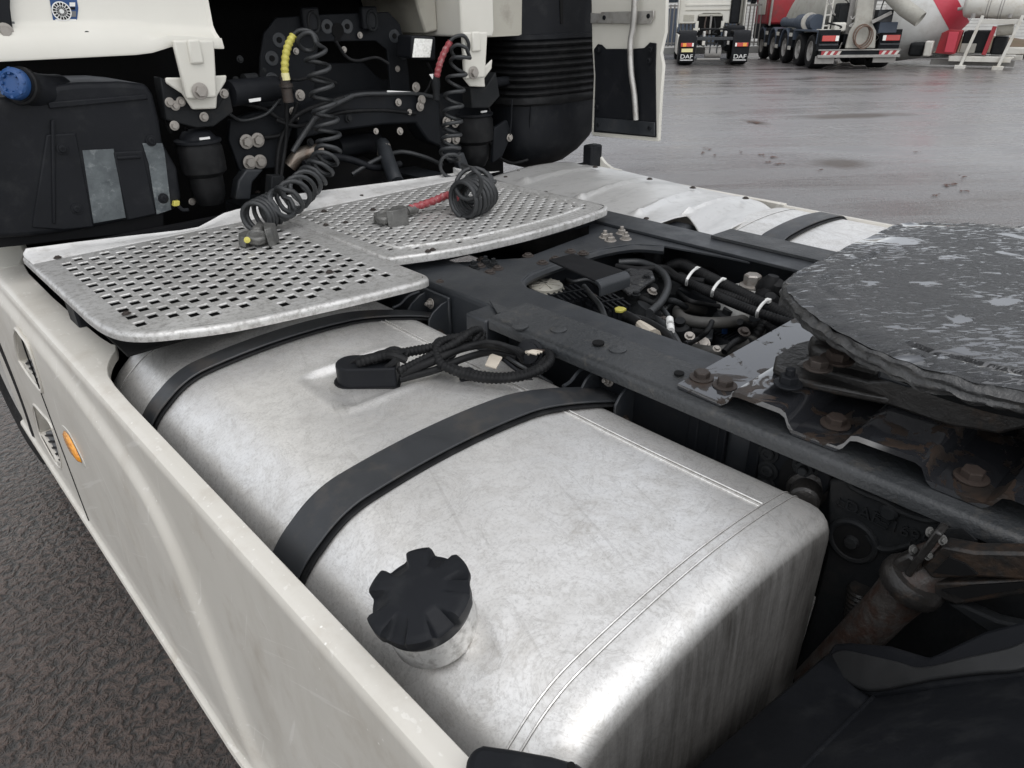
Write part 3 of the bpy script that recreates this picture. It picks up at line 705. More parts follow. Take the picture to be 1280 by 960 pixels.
# upturned front lips, higher where the hoses lie
def lip(poly_top, y, z0, y0, parent, name='front_lip'):
    pts = poly_top; vs = []
    for x, zt in pts:
        h = zt-z0
        vs += [(x, y0-.004, z0-.0005), (x, y0, z0+.0008), (x, y0+(y-y0)*.22, z0+h*.20), (x, y0+(y-y0)*.5, z0+h*.56), (x, y-.010, zt-.008), (x, y, zt-.002), (x, y+.005, zt), (x, y+.010, zt-.003), (x, y+.011, z0-.03)]
    m = 9; fs = [(i*m+k, i*m+k+1, (i+1)*m+k+1, (i+1)*m+k) for i in range(len(pts)-1) for k in range(m-1)]
    fs += [tuple(range(m)), tuple((len(pts)-1)*m+k for k in range(m))]
    b = MB(); b.add(vs, fs); return b.build(name, 'lip_aluminium', parent, ang=50)
def liptop(px): return [(p.x, p.z) for p in (PY(u, v, 2.378) for u, v in px)]
lt = liptop([(36,309),(100,301),(170,293),(225,287),(247,283),(262,275),(278,266),(295,261),(312,258),(326,256)])
lip([(-1.220, lt[0][1]-.012), (-1.21, lt[0][1])]+lt[1:], 2.365, ZD, 2.275, dl)
lt = liptop([(331,252),(340,246),(400,238),(480,228),(560,217),(588,212),(596,216)])
lip(lt+[(.345, 1.13)], 2.367, ZD+.004, 2.235, dr)
# crumbs of dirt and studs on the plates
for (u, v) in ((322,240),(452,245),(466,262),(405,264),(550,352)):
    p = PZ(u, v, ZD+.006); bolt(p, (0,0,1), .007, dr, 'rusty_bolt', 'round')
for (u, v) in ((535,314),(541,312),(407,281),(432,278)):
    p = PZ(u, v, ZD+.006); bolt(p, (0,0,1), .006, dr, 'rusty_bolt', 'round')
for (u, v) in ((412,340),(158,392),(72,322)):
    p = PZ(u, v, ZD+.003); bolt(p, (0,0,1), .007, dl, 'rusty_bolt', 'round')
# pressed ridge framing the inner walkway
b = MB(); fr = [(-.44,2.27),(-.44,1.72),(-.40,1.655),(-.25,1.60),(0,1.575),(.2,1.585),(.275,1.63),(.285,1.9),(.285,2.27)]
b.tube([(x, y, ZD+.003) for x, y in dense(fr, 6)], .0065, 6); b.build('pressed_ridge', 'plate_aluminium', dr)
# frame under the deck
b = MB(); b.bar((-.50,1.66,1.075), (.33,1.58,1.075), .03, .05); b.build('deck_support', 'chassis_dark', T, bevel=.004)
b = MB(); b.bar((-1.17,2.0,1.06), (-.5,2.0,1.06), .05, .07); b.build('deck_support', 'chassis_dark', T, bevel=.004)
for y_ in (2.0,): b = MB(); b.box((-1.205,y_,.9),(-1.16,y_+.09,1.075)); b.build('deck_support', 'black_plastic', T, bevel=.006)
b = MB(); b.box((-1.17,2.42,.45), (-.5,2.45,1.10)); b.build('bulkhead', 'black_matte', T)
b = MB(); b.box((-1.20,1.60,1.052), (-.505,2.36,1.058)); b.build('dark_backing', 'void_black', T)  # added black sheet under the outer plate, makes its holes read dark
b = MB(); b.box((-.495,1.68,1.052), (.33,2.36,1.058)); b.build('dark_backing', 'void_black', T)  # second added dark sheet, behind the holes of the inner plate

# ---------------------------------------------------------------- left side skirt
CREASE = [(.95,.02),(1.05,.25),(1.10,.37),(1.17,.56),(1.235,.72),(1.29,.80),(1.37,.862),(1.5,.895),(1.73,.925),(2.0,.945),(2.6,.955),(3.2,.96)]
CR3 = [Vector((0, y, z)) for y, z in [(p.y, p.z) for p in catmull([(0, a, c) for a, c in CREASE], 6)]]
def crease_d(y, z):
    """signed distance to the pressed line, negative in front of and below it"""
    best = 9; sg = 1
    if y > 1.75: return z-interp(CREASE, y)
    for a, c in zip(CR3, CR3[1:]):
        ex, ez = c.y-a.y, c.z-a.z; t = max(0, min(1, ((y-a.y)*ex+(z-a.z)*ez)/(ex*ex+ez*ez)))
        qx, qz = a.y+ex*t, a.z+ez*t; d = math.hypot(y-qx, z-qz)
        if d < best: best = d; sg = 1 if (ex*(z-qz)-ez*(y-qx)) > 0 else -1
    return best*sg
def smooth(a, b, x): t = max(0, min(1, (x-a)/(b-a))); return t*t*(3-2*t)
def skirt_x(y, z):
    d = crease_d(y, z); f = smooth(-.020, .026, d)
    x = -1.2985 + .0165*f - .004*smooth(.0, .10, -d)*(1-f)
    x -= .004*smooth(.9, .3, z)
    # step wells pressed in towards the cab
    return x
# openings of the two steps, traced on the skirt's face
WPX = [[(21,412),(30,420),(40,437),(55,484),(50,484),(27,450)], [(44,506),(56,517),(68,534),(80,578),(74,580),(52,540)]]
WELLS = [[(p.y, p.z) for p in (PX(u, v, -1.299) for u, v in w)] for w in WPX]
def inside(y, z, P):
    c = False
    for (a, b_), (d, e) in zip(P, P[1:]+P[:1]):
        if (b_ > z) != (e > z) and y < (d-a)*(z-b_)/(e-b_)+a: c = not c
    return c
def well(y, z): return any(inside(y, z, w) for w in WELLS)
ys = [.36+.012*i for i in range(232)]; zs = [.285+.006*i for i in range(120)]; zs = [z for z in zs if z < .976]+[.980]
b = MB(); ny, nz = len(ys), len(zs)
for z in zs:
    for y in ys: b.v.append((skirt_x(y, z), y, z))
for j in range(nz-1):
    for i in range(ny-1):
        if not well((ys[i]+ys[i+1])/2, (zs[j]+zs[j+1])/2):
            b.f.append((j*ny+i, (j+1)*ny+i, (j+1)*ny+i+1, j*ny+i+1))
# top flange: narrow beside the tank, wide beside the deck
INN = [(.36,-1.243),(1.50,-1.243),(1.60,-1.241),(1.66,-1.236),(1.70,-1.226),(1.735,-1.212),(1.765,-1.196),(1.79,-1.180),(1.825,-1.170),(1.835,-1.176),(1.90,-1.183),(2.1,-1.190),(2.3,-1.194),(2.6,-1.192),(2.78,-1.175),(2.9,-1.15),(3.2,-1.14)]
tp = []
for y in ys:
    xo = skirt_x(y, .98); xi = interp(INN, y)
    tp.append([(xo, y, .980), (xo+.0015, y, .988), (xo+.005, y, .9945), (xo+.011, y, .998), (min(xi-.004, xo+.02), y, .9995), (xi-.002, y, .9985), (xi, y, .9955), (xi+.0005, y, .976), (xi-.004, y, .976)])
m = 9; k0 = len(b.v)
for t in tp: b.v += t
for i in range(ny-1):
    for k in range(m-1): b.f.append((k0+i*m+k, k0+(i+1)*m+k, k0+(i+1)*m+k+1, k0+i*m+k+1))
# folded bottom lip and rear return
k1 = len(b.v)
for y in ys: b.v += [(skirt_x(y,.285), y, .285), (skirt_x(y,.285)-.010, y, .278), (skirt_x(y,.285)-.013, y, .268), (skirt_x(y,.285)-.006, y, .262), (-1.25, y, .262)]
for i in range(ny-1):
    for k in range(4): b.f.append((k1+i*5+k, k1+(i+1)*5+k, k1+(i+1)*5+k+1, k1+i*5+k+1))
sk = b.build('side_skirt', 'white_paint', T, ang=28); sk['label'] = 'white moulded side skirt along the aluminium tank'
md = sk.modifiers.new('weld', 'WELD'); md.merge_threshold = .0004
# inner face of the skirt
b = MB(); b.grid(20, 2, lambda u, v: (-1.252, .36+u*2.6, .3+v*.68)); b.build('skirt_lining', 'black_matte', sk)
for W_, tr in zip(WELLS, ([(30,452),(43,446),(54,483),(50,484)], [(55,540),(69,540),(79,577),(75,579)])):
    n = len(W_); b = MB(); A = [(-1.303, y, z) for y, z in W_]; cy, cz = sum(p[0] for p in W_)/n, sum(p[1] for p in W_)/n
    B_ = [(-1.268, cy+(y-cy)*.94, cz+(z-cz)*.94) for y, z in W_]
    b.add(A+B_, [(i, (i+1)%n, n+(i+1)%n, n+i) for i in range(n)]+[tuple(n+i for i in range(n))]); b.build('step_well', 'white_paint', sk, rec=False)
    b = MB(); b.tube(catmull([(-1.303, y, z) for y, z in W_], 5, True), .006, 6, closed=True); b.build('step_bezel', 'white_paint', sk)
    q = [PX(u, v, -1.29) for u, v in tr]; b = MB(); b.prism(q, (.02,0,0)); b.build('step_tread', 'grey_plastic', sk, bevel=.003)
    b = MB()
    for k in range(5):
        t = (k+.5)/5; p0, p1 = q[0]+(q[3]-q[0])*t, q[1]+(q[2]-q[1])*t; b.bar(p0+Vector((-.003,0,0)), p1+Vector((-.003,0,0)), .006, .006, (1,0,0))
    o_ = b.build('tread_ribs', 'black_plastic', sk); o_['kind'] = 'stuff'
# seam between front step panel and rear panel
b = MB()
yl = 2.31
b.tube([(skirt_x(yl+(.97-z)*-.10, z)-.0005, yl+(.97-z)*-.10, z) for z in [.29+.02*i for i in range(33)]], .0022, 5); b.build('panel_seam', 'black_matte', sk)
# amber marker lamp in its almond-shaped recess
lc = PX(94, 557, -1.2995); lc.x = skirt_x(lc.y, lc.z)
def almond(c, ln, ht, x, tilt, n=24):
    P = []
    for i in range(n):
        a = 2*math.pi*i/n; yy = ln/2*math.cos(a); zz = ht/2*math.sin(a)*(1-.35*abs(math.cos(a)))
        P.append(Vector((x, c.y+yy*math.cos(tilt)-zz*math.sin(tilt), c.z+yy*math.sin(tilt)+zz*math.cos(tilt))))
    return P
b = MB(); b.prism(almond(lc, .19, .10, lc.x-.0012, R(12)), (.006,0,0)); bz = b.build('marker_bezel', 'white_clean', sk, bevel=.0015)
b = MB(); A = almond(lc, .140, .078, lc.x-.0025, R(12)); B_ = almond(lc, .122, .062, lc.x-.009, R(12)); C_ = almond(lc, .07, .034, lc.x-.012, R(12))
n = len(A); b.add(A+B_+C_, [(i,(i+1)%n,n+(i+1)%n,n+i) for i in range(n)]+[(n+i,n+(i+1)%n,2*n+(i+1)%n,2*n+i) for i in range(n)]+[tuple(2*n+i for i in range(n)), tuple(range(n))])
b.build('marker_lamp', 'amber_lens', sk, ang=60)
# upright end of the cab skirt beyond the deck
b = MB(); b.prism([(-1.19,2.70,1.0),(-1.155,2.76,1.02),(-1.15,2.86,1.10),(-1.15,3.0,1.3),(-1.15,3.3,1.3),(-1.15,3.3,.95),(-1.19,2.7,.95)], (-.10,0,0)); b.build('cab_skirt', 'white_clean', T, bevel=.01)

# ---------------------------------------------------------------- front wheel
def wheel(parent, c, r, w, side, mat_t='rubber', mat_r='rim_grey', n=40, name='wheel'):
    """c: centre of the outer face; side: +1/-1 direction of the outside along x"""
    b = MB(); ax = (side,0,0)
    b.lathe([(r*.58,-w),(r*.66,-w*1.0),(r*.93,-w*.96),(r*.99,-w*.85),(r,-w*.7),(r,-w*.3),(r*.99,-w*.15),(r*.93,-w*.02),(r*.80,.006),(r*.66,0),(r*.58,-.02),(r*.57,-w*.5)], c, ax, n, cap=False)
    t = b.build(name, mat_t, parent, ang=40)
    b = MB(); b.lathe([(r*.585,-.02),(r*.56,-.012),(r*.54,-.03),(r*.50,-.10),(r*.36,-.13),(r*.30,-.09),(r*.22,-.06),(r*.20,-.03),(.0,-.03)], c, ax, n, cap=False)
    b.build('rim', mat_r, t, ang=40)
    return t
wheel(T, (-1.305,3.30,.50), .50, .33, -1)

# ---------------------------------------------------------------- right-hand side: cover sheet, skirt edge, tank
CIN = [(0,612,222),(.25,690,247),(.5,755,268),(.68,812,280),(.74,824,279),(.80,845,272),(.86,858,269.5),(.92,868,276),(.97,879,288),(1,886,292)]
COUT = [(0,738,203),(.25,790,216),(.5,850,230),(.75,915,244),(.9,955,252.5),(1,978,258)]
def pxint(tab, t): return interp([(a, c) for a, c, d in tab], t), interp([(a, d) for a, c, d in tab], t)
def cov(u, v):
    # u across from the rail outwards, v from the cab backwards
    i_ = PZ(*pxint(CIN, v), 1.052); o_ = PZ(*pxint(COUT, v), 1.002)
    p = i_+(o_-i_)*u; z = p.z + .026*math.sin(math.pi*u)
    for vc in (.10, .34, .60, .82):
        d = abs(v-vc-.06*(u-.1)); z += .010*smooth(.018,.006,d)*smooth(.04,.16,u)*smooth(1.0,.75,u) + .015*smooth(.035,.0,math.hypot(d, (u-.10)*.6))
    z -= .030*smooth(.86,1.0,v)
    return (p.x, p.y, z)
b = MB(); b.grid(60, 90, cov); cv = b.build('cover_sheet', 'sheet_aluminium', T, ang=60); cv['label'] = 'pressed aluminium cover sheet beyond the deck plates'
md = cv.modifiers.new('thick', 'SOLIDIFY'); md.thickness = .004; md.offset = -1
b = MB()
E2 = [cov(1, i/40) for i in range(41)]
for i in range(40):
    a, c = Vector(E2[i]), Vector(E2[i+1])
    b.add([a+Vector((.002,0,-.002)), c+Vector((.002,0,-.002)), c+Vector((.004,0,-.05)), a+Vector((.004,0,-.05))], [(0,1,2,3)])
b.build('cover_edge', 'black_matte', cv, solid=.003)
for u, v in ((648,215),(744,209),(812,224),(866,235),(932,248),(632,222),(682,241),(808,274),(738,258)):
    bolt(PZ(u, v, 1.052), (0,0,1), .009, cv, 'rusty_bolt', 'round')
b = MB()
for (y0, y1) in ((-1.0, 1.36),):
    b.prism([(1.232,y0,.30),(1.262,y0,.30),(1.268,y0,.97),(1.26,y0,.984),(1.238,y0,.986),(1.232,y0,.975)], (0, y1-y0, 0))
b.prism([(1.238,1.36,.3),(1.262,1.36,.3),(1.266,1.36,.985),(1.256,1.36,.992),(1.238,1.36,.990)], (0, 1.02, 0))
rs = b.build('side_skirt', 'white_paint', T, bevel=.003); rs['label'] = 'white side skirt seen edge on beyond the cover sheet'
# black post and flared end in front of the right cover
b = MB(); p = PX(733, 197, 1.20); b.box((p.x-.03, p.y-.06, .95), (p.x+.05, p.y-.0, p.z+.065)); b.build('skirt_post', 'black_plastic', T, bevel=.01)
b = MB(); F = [(742,195),(750,196),(756,204),(764,210),(776,213),(745,213)]
b.prism([PX(u, v, 1.235) for u, v in F], (.02,0,0)); b.build('skirt_flare', 'white_clean', rs, bevel=.003)
b = MB(); b.box((.75,2.37,.4),(1.22,2.40,1.03)); b.build('bulkhead', 'black_matte', T)
# bracket of the cover, between rail and tank
b = MB(); b.prism([(.40,1.36,1.02),(.62,1.36,1.03),(.64,1.36,.99),(.64,1.36,.7),(.40,1.36,.7)], (0,.10,0)); b.build('cover_bracket', 'chassis', T, bevel=.02, seg=3)

# ---------------------------------------------------------------- cab, seen from behind
YC = 2.50
b = MB()
bot = [(p.x, p.z) for p in (PY(u, v, YC-.05) for u, v in ((0,77),(100,72),(170,68.5),(190,66),(203,62),(214,58.5),(235,58.5),(274,61)))]
bot = [(-1.25, bot[0][1])]+bot
rows = []
for x, z in bot:
    hump = smooth(-.75,-.66,x)
    zr = z+.055+.012*(1-hump)-.02*hump
    rows.append([(x, YC+.25, z+.02), (x, YC-.045, z-.001), (x, YC-.052, z), (x, YC-.053, z+.006), (x, YC-.046, z+.03), (x, YC-.036, zr-.006), (x, YC-.012, zr+.012), (x, YC, zr+.03), (x, YC, 1.8), (x, YC+.02, 2.9)])
m = len(rows[0]); b.add([v for r_ in rows for v in r_], [(i*m+k, (i+1)*m+k, (i+1)*m+k+1, i*m+k+1) for i in range(len(rows)-1) for k in range(m-1)])
xe = bot[-1][0]
# turned edge towards the engine tunnel
ed = rows[-1]; b.add([ed[k] for k in range(1, m)]+[(xe+.012, ed[k][1]-.008, ed[k][2]) for k in range(1, m)]+[(xe+.018, YC+.5, ed[k][2]) for k in range(1, m)], [(k, k+1, m-1+k+1, m-1+k) for k in range(m-2)]+[(m-1+k, m-1+k+1, 2*(m-1)+k+1, 2*(m-1)+k) for k in range(m-2)])
cab = b.build('cab', 'white_clean', T, ang=40); cab['label'] = 'white cab rear wall above the deck plates'
# right-hand rear wall pillar, deeper inner wall and tunnel lining
q0, q1, q2 = PY(577, 46, YC-.03), PY(619, 45, YC-.03), PY(541, 52, YC+.1)
b = MB(); b.prism([(q0.x, YC-.03, q0.z), (q1.x-.01, YC-.03, q1.z-.002), (q1.x, YC-.02, q1.z+.02), (q1.x, YC-.02, 2.9), (q0.x, YC-.03, 2.9)], (0,.5,0)); b.build('rear_pillar', 'white_clean', cab, bevel=.008, seg=3)
q3 = PY(518, 0, YC+.14)
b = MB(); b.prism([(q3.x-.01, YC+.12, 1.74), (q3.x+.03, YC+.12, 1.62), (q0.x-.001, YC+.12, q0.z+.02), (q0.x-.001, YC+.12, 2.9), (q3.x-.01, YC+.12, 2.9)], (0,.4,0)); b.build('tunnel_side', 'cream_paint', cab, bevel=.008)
b = MB(); b.box((-.44, 3.05, .6), (1.24, 3.09, 2.9)); b.box((-1.24, 3.05, .6), (-.44, 3.09, 1.6)); b.build('tunnel_lining', 'void_black', cab)
b = MB(); b.box((-.41, YC+.02, 1.755), (q3.x, 3.05, 1.80)); b.build('tunnel_roof', 'void_black', cab)
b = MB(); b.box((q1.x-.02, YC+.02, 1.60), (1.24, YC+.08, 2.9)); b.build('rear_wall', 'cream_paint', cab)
b = MB(); b.box((-1.24, YC-.02, 2.86), (1.24, 4.4, 2.9)); b.box((-1.25, YC+.26, 1.62), (-1.21, 4.4, 2.9)); b.box((1.21, YC+.26, 1.62), (1.25, 4.4, 2.9)); b.build('cab_shell', 'white_clean', cab)
# sticker with a dial, drilled hole, side bracket
def cabq(px, y, dy=0): return [PY(u, v, y) for u, v in px]
b = MB(); b.prism(cabq([(61,-6),(95,-6),(98,10),(96,28),(67,28)], YC-.0015), (0,.001,0)); st = b.build('sticker', 'blue_plastic', cab)
dc = PY(77, 14, YC-.0035); b = MB(); b.lathe([(.0245,0),(.0245,.0008)], dc, (0,-1,0), 28); b.build('dial', 'label_white', cab)
b = MB()
for i in range(16):
    a0, a1 = 2*math.pi*i/16+.06, 2*math.pi*(i+1)/16-.06
    for r0, r1 in ((.006,.013),(.0145,.0215)):
        b.add([dc+Vector((math.cos(a)*r_, -.0014, math.sin(a)*r_)) for a, r_ in ((a0,r0),(a0,r1),(a1,r1),(a1,r0))], [(0,1,2,3)])
b.build('dial_marks', 'black_matte', cab)
for px, mt in (([(87,3),(94,3),(94,8),(87,8)], 'label_white'), ([(86,9),(94,9),(94,12),(86,12)], 'black_matte'), ([(88,14),(95,14),(95,21),(89,21)], 'grey_plastic'), ([(69,24),(95,24),(95,26.5),(70,26.5)], 'label_white')):
    b = MB(); b.prism(cabq(px, YC-.0030), (0,.001,0)); b.build('sticker_print', mt, cab)
b = MB(); b.lathe([(.008,0),(.008,.003)], PY(109, 42.5, YC-.030), (0,-1,0), 16); b.build('drilled_hole', 'void_black', cab)
b = MB(); b.prism(cabq([(-40,-30),(13,-30),(13,10),(18,50),(-40,54)], YC-.02), (0,.02,0)); hb = b.build('hinge_bracket', 'black_plastic', cab, bevel=.004)
b = MB(); b.prism(cabq([(-40,20),(18,27),(23,51),(-40,56)], YC-.006), (0,.004,0)); b.build('hinge_plate', 'grey_plastic', cab)
bolt(PY(6, 39, YC-.024), (0,-1,0), .014, cab, 'steel_bolt')

# white cab suspension brackets, air bellows, dampers
def susp(o, arm, plate, boltp, ya):
    b = MB(); b.prism(cabq(plate, ya+.035), (0,.012,0)); k = b.build('suspension_bracket', 'white_clean', T, bevel=.005)
    A = cabq(arm, ya); b = MB(); b.prism(A, (0,.02,0)); b.build('bracket_arm', 'white_clean', k, bevel=.007, seg=3)
    cx = sum(p.x for p in A)/4; w = (A[2].x-A[3].x)*.22
    zt = max(p.z for p in A)+.0; zb = min(p.z for p in A)
    b = MB(); b.prism([(cx-w, ya-.010, zb+.10), (cx+w, ya-.010, zb+.10), (cx+w*.9, ya-.010, zt), (cx-w*.9, ya-.010, zt)], (0,.014,0)); b.build('arm_rib', 'white_clean', k, bevel=.008, seg=3)
    bolt(PY(*boltp, ya-.004), (0,-1,0), .017, k, 'steel_bolt')
susp(0, [(216,50),(268,50),(272,122),(234,124)], [(207,97),(231,97),(284,94),(283,102),(272,120),(271,136),(241,137),(228,117),(208,104)], (250,114), 2.41)
susp(0, [(579,40),(610,40),(607,97),(582,99)], [(579,97),(606,84),(616,74),(615,86),(606,98),(607,109),(588,108)], (592,91), 2.41)
def bellows(u, v0, v1, rpx, y):
    top, bt = PY(u, v0, y), PY(u, v1, y); r = (PY(u+rpx, v0, y)-PY(u-rpx, v0, y)).length/2; h = top.z-bt.z
    b = MB(); c = bt
    b.lathe([(r*.55,-.06),(r*.72,-.03),(r*.75,0),(r*.75,h*.22),(r*.85,h*.26),(r*.98,h*.32),(r*1.0,h*.5),(r*.98,h*.82),(r*.9,h*.9),(r*.88,h*.93)], c, (0,0,1), 28)
    k = b.build('air_bellows', 'rubber', T)
    b = MB(); b.lathe([(r*.95,h*.92),(r*1.0,h*.94),(r*1.0,h*.99),(r*.8,h*1.02),(r*.6,h*1.15),(r*.3,h*1.2)], c, (0,0,1), 20); b.build('top_plate', 'black_plastic', k)
    b = MB(); b.box((c.x-.016, c.y-r*.86, c.z+h*1.03), (c.x+.018, c.y-r*.80, c.z+h*1.075)); b.build('part_label', 'label_white', k)
    return k
bellows(259, 172, 232, 28, 2.52); bellows(592, 140, 190, 20, 2.60)
def plate(name, px, y, t, mat, parent, bev=.004):
    b = MB(); b.prism(cabq(px, y), (0,t,0)); return b.build(name, mat, parent, bevel=bev)
# dark height-control cluster around the brackets
cl = plate('mounting_block', [(200,96),(228,110),(242,137),(271,137),(286,110),(292,140),(268,158),(246,160),(208,150)], 2.47, .06, 'casting', T)
for u, v in ((212,128),(219,132),(226,127),(218,157),(280,117),(255,146)): bolt(PY(u, v, 2.465), (0,-1,0), .010, cl, 'steel_bolt')
plate('mounting_block', [(588,110),(607,110),(620,90),(625,120),(612,135),(590,135)], 2.47, .06, 'casting', T)
b = MB(); b.cyl(PY(285,117,2.50), PY(345,110,2.56), .042, .040, 20); b.build('damper', 'black_plastic', T)
b = MB(); b.cyl(PY(345,110,2.56), PY(360,109,2.58), .030, .030, 18); b.cyl(PY(305,100,2.54), PY(320,97,2.55), .02, .016, 12); b.build('damper_rod', 'casting', T)
b = MB(); b.prism(cabq([(311,124),(326,122),(326,126),(312,128)], 2.475), (0,.002,0)); b.build('damper_label', 'label_white', T)
b = MB(); b.cyl(PY(612,104,2.55), PY(650,98,2.6), .02, .02, 12); b.build('damper', 'black_plastic', T)

# ---------------------------------------------------------------- black tank with blue cap beside the cab
def tank_pt(u, v, y): return PY(u, v, y)
outl = [(-26,128),(2,122),(60,116),(70,106),(100,103),(150,102),(184,105),(192,118),(200,150),(204,178),(222,210),(228,250),(219,262),(205,268),(150,278),(90,290),(35,297),(-26,300)]
b = MB(); b.prism(cabq(outl, 2.46), (0,.36,0)); bt_ = b.build('washer_tank', 'black_plastic', T, bevel=.02, seg=4); bt_['label'] = 'black plastic tank with blue cap below the cab wall'
for px in ([(58,168),(95,166),(118,284),(80,288),(40,285)], [(142,190),(178,188),(196,268),(160,276)]):
    b = MB(); b.prism(cabq(px, 2.4545), (0,.03,0)); b.build('raised_panel', 'black_plastic', bt_, bevel=.005, seg=3)
for px in ([(103,188),(142,186),(157,272),(117,279)], [(178,179),(203,179),(206,192),(214,262),(196,268),(186,205)]):
    b = MB(); b.prism(cabq(px, 2.4585 if px[0][0] < 150 else 2.4565), (0,.0015,0)); b.build('tape_strip', 'tape', bt_)
for u, v, y in ((78,186,2.453),(96,261,2.453),(189,176,2.455),(204,248,2.455)): bolt(PY(u, v, y), (0,-1,0), .011, bt_, 'black_plastic', 'round')
b = MB(); n0, n1 = PY(62,118,2.52), PY(22,106,2.44); ax_ = (n1-n0).normalized()
b.lathe([(.062,-.03),(.055,.0),(.046,.05),(.044,(n1-n0).length)], n0, ax_, 24); b.build('filler_neck', 'black_plastic', bt_)
b = MB(); L_ = (n1-n0).length
b.lathe([(.047,L_-.022),(.050,L_-.02),(.050,L_-.008),(.047,L_-.006)], n0, ax_, 24); b.build('neck_ring', 'rubber', bt_)
b = MB(); b.lathe([(.039,L_),(.041,L_+.004),(.041,L_+.02),(.037,L_+.026),(.027,L_+.03),(.022,L_+.022),(.0,L_+.022)], n0, ax_, 30, cap=False)
for k in range(8):
    a = 2*math.pi*k/8; u_ = ax_.orthogonal().normalized(); w_ = ax_.cross(u_); d_ = u_*math.cos(a)+w_*math.sin(a)
    b.bar(n0+ax_*(L_+.024)+d_*.020, n0+ax_*(L_+.022)+d_*.040, .008, .010, ax_)
b.build('filler_cap', 'blue_plastic', bt_, bevel=.001)
b = MB(); b.prism(cabq([(218,252),(225,251),(225,258),(217,258)], 2.44), (0,.02,0)); b.build('yellow_clip', 'yellow', bt_, bevel=.002)
b = MB(); b.tube(catmull([PY(222,256,2.45), PY(228,262,2.43), PY(236,262,2.42)], 6), .006, 7); b.build('drain_pipe', 'black_plastic', bt_)
plate('tank_shelf', [(-20,292),(205,266),(205,288),(-20,312)], 2.49, .30, 'black_matte', T)

# ---------------------------------------------------------------- engine bay behind the cab: arched panel, cross beam, mounts
AP = [(322,150),(326,70),(330,42),(345,22),(400,18),(486,15),(500,30),(506,52),(511,90),(514,140),(490,135),(487,95),(484,62),(470,51),(400,52),(396,70),(390,150)]
ap = plate('arched_panel', AP, 2.66, .012, 'chassis_dark', T, .003)
b = MB(); b.lathe([(.026,0),(.026,.003)], PY(422,38,2.658), (0,-1,0), 20); b.prism(cabq([(419,40),(426,40),(426,52),(419,52)], 2.656), (0,.003,0)); b.build('keyhole', 'void_black', ap)
for u, v in ((349,50),(340,73),(340,100),(493,45),(504,66),(409,33),(434,33)):
    b = MB(); b.lathe([(.010,0),(.010,.003)], PY(u, v, 2.657), (0,-1,0), 14); b.build('panel_hole', 'void_black', ap)
    b = MB(); b.lathe([(.026,0),(.024,.0015),(.010,.0015)], PY(u, v, 2.6585), (0,-1,0), 18, cap=False); b.build('washer_mark', 'chassis', ap)
for u, v in ((370,64),(450,44),(497,86),(430,62)): bolt(PY(u, v, 2.652), (0,-1,0), .008, ap, 'steel_bolt')
for u, v in ((392,28),(465,26)):
    b = MB(); c = PY(u, v, 2.63); b.tube([c+Vector((math.cos(a)*.022, 0, math.sin(a)*.034)) for a in [2*math.pi*k/20 for k in range(20)]], .006, 7, closed=True); b.build('ring_lug', 'casting', ap)
    b = MB(); b.box(c+Vector((-.04,.0,-.03)), c+Vector((.03,.03,.05))); b.build('latch_block', 'black_plastic', ap, bevel=.008)
plate('engine_cover', [(366,80),(455,78),(470,94),(478,100),(487,100),(488,140),(366,140)], 2.78, .02, 'chassis_dark', T)
BM = [(372,140),(400,130),(430,122),(460,115),(522,114),(536,118),(550,128),(552,184),(535,176),(520,154),(480,156),(420,164),(392,170),(372,176)]
bm_ = plate('cab_cross_beam', BM, 2.56, .10, 'chassis_dark', T, .008)
for u, v in ((545,105),(520,109),(527,125),(525,133),(375,119)): bolt(PY(u, v, 2.545), (0,-1,0), .013, bm_, 'steel_bolt')
b = MB(); b.tube(catmull([PY(395,142,2.55), PY(420,126,2.55), PY(450,118,2.55), PY(485,117,2.55), PY(520,117,2.55), PY(545,122,2.55)], 8), .008, 8); b.build('beam_hose', 'hose_grey', bm_)
b = MB(); b.prism(cabq([(484,113),(513,114.5),(513,116.5),(484,115)], 2.545), (0,.002,0)); b.build('beam_label', 'label_white', bm_)
plate('bracket_mount', [(288,150),(352,130),(372,140),(352,205),(343,210),(300,214),(286,175)], 2.58, .03, 'chassis_dark', T)
for u, v in ((308,177),(322,175),(312,203),(325,202),(366,139),(370,146)): bolt(PY(u, v, 2.57), (0,-1,0), .017 if u < 340 else .010, T, 'steel_bolt')
b = MB(); b.prism(cabq([(308,212),(330,212),(316,228),(314,250),(294,250),(298,226)], 2.55), (0,.05,0)); b.build('mount_leg', 'chassis', T, bevel=.006)
plate('bracket_mount', [(540,122),(585,108),(585,200),(562,205),(550,184)], 2.60, .03, 'chassis_dark', T)
for u, v in ((558,152),(569,153),(559,174),(570,174)): bolt(PY(u, v, 2.59), (0,-1,0), .015, T, 'steel_bolt')
b = MB(); b.prism(cabq([(570,195),(580,190),(592,222),(578,225)], 2.50), (0,.03,0)); b.build('mount_leg', 'chassis', T, bevel=.006)
def hose(name, pts, r, mat='rubber', parent=T, n=9): b = MB(); b.tube(catmull(pts, 8), r, n); return b.build(name, mat, parent, ang=80)
hose('air_line', [PY(345,260,2.50), PY(346,220,2.54), PY(350,180,2.55), PY(365,150,2.54), PY(390,135,2.53), PY(430,122,2.53)], .009)
hose('air_line', [PY(350,245,2.50), PY(352,215,2.52), PY(358,170,2.53), PY(358,120,2.50)], .007)
hose('air_line', [PY(366,190,2.50), PY(385,160,2.5), PY(402,140,2.5), PY(440,120,2.54)], .010, 'hose_grey')
hose('exhaust_pipe', [PY(362,208,2.58), PY(372,196,2.57), PY(385,190,2.57), PY(400,188,2.58)], .026, 'pipe_steel')
hose('charge_pipe', [PY(420,185,2.70), PY(450,180,2.72), PY(470,178,2.75)], .045, 'black_plastic')
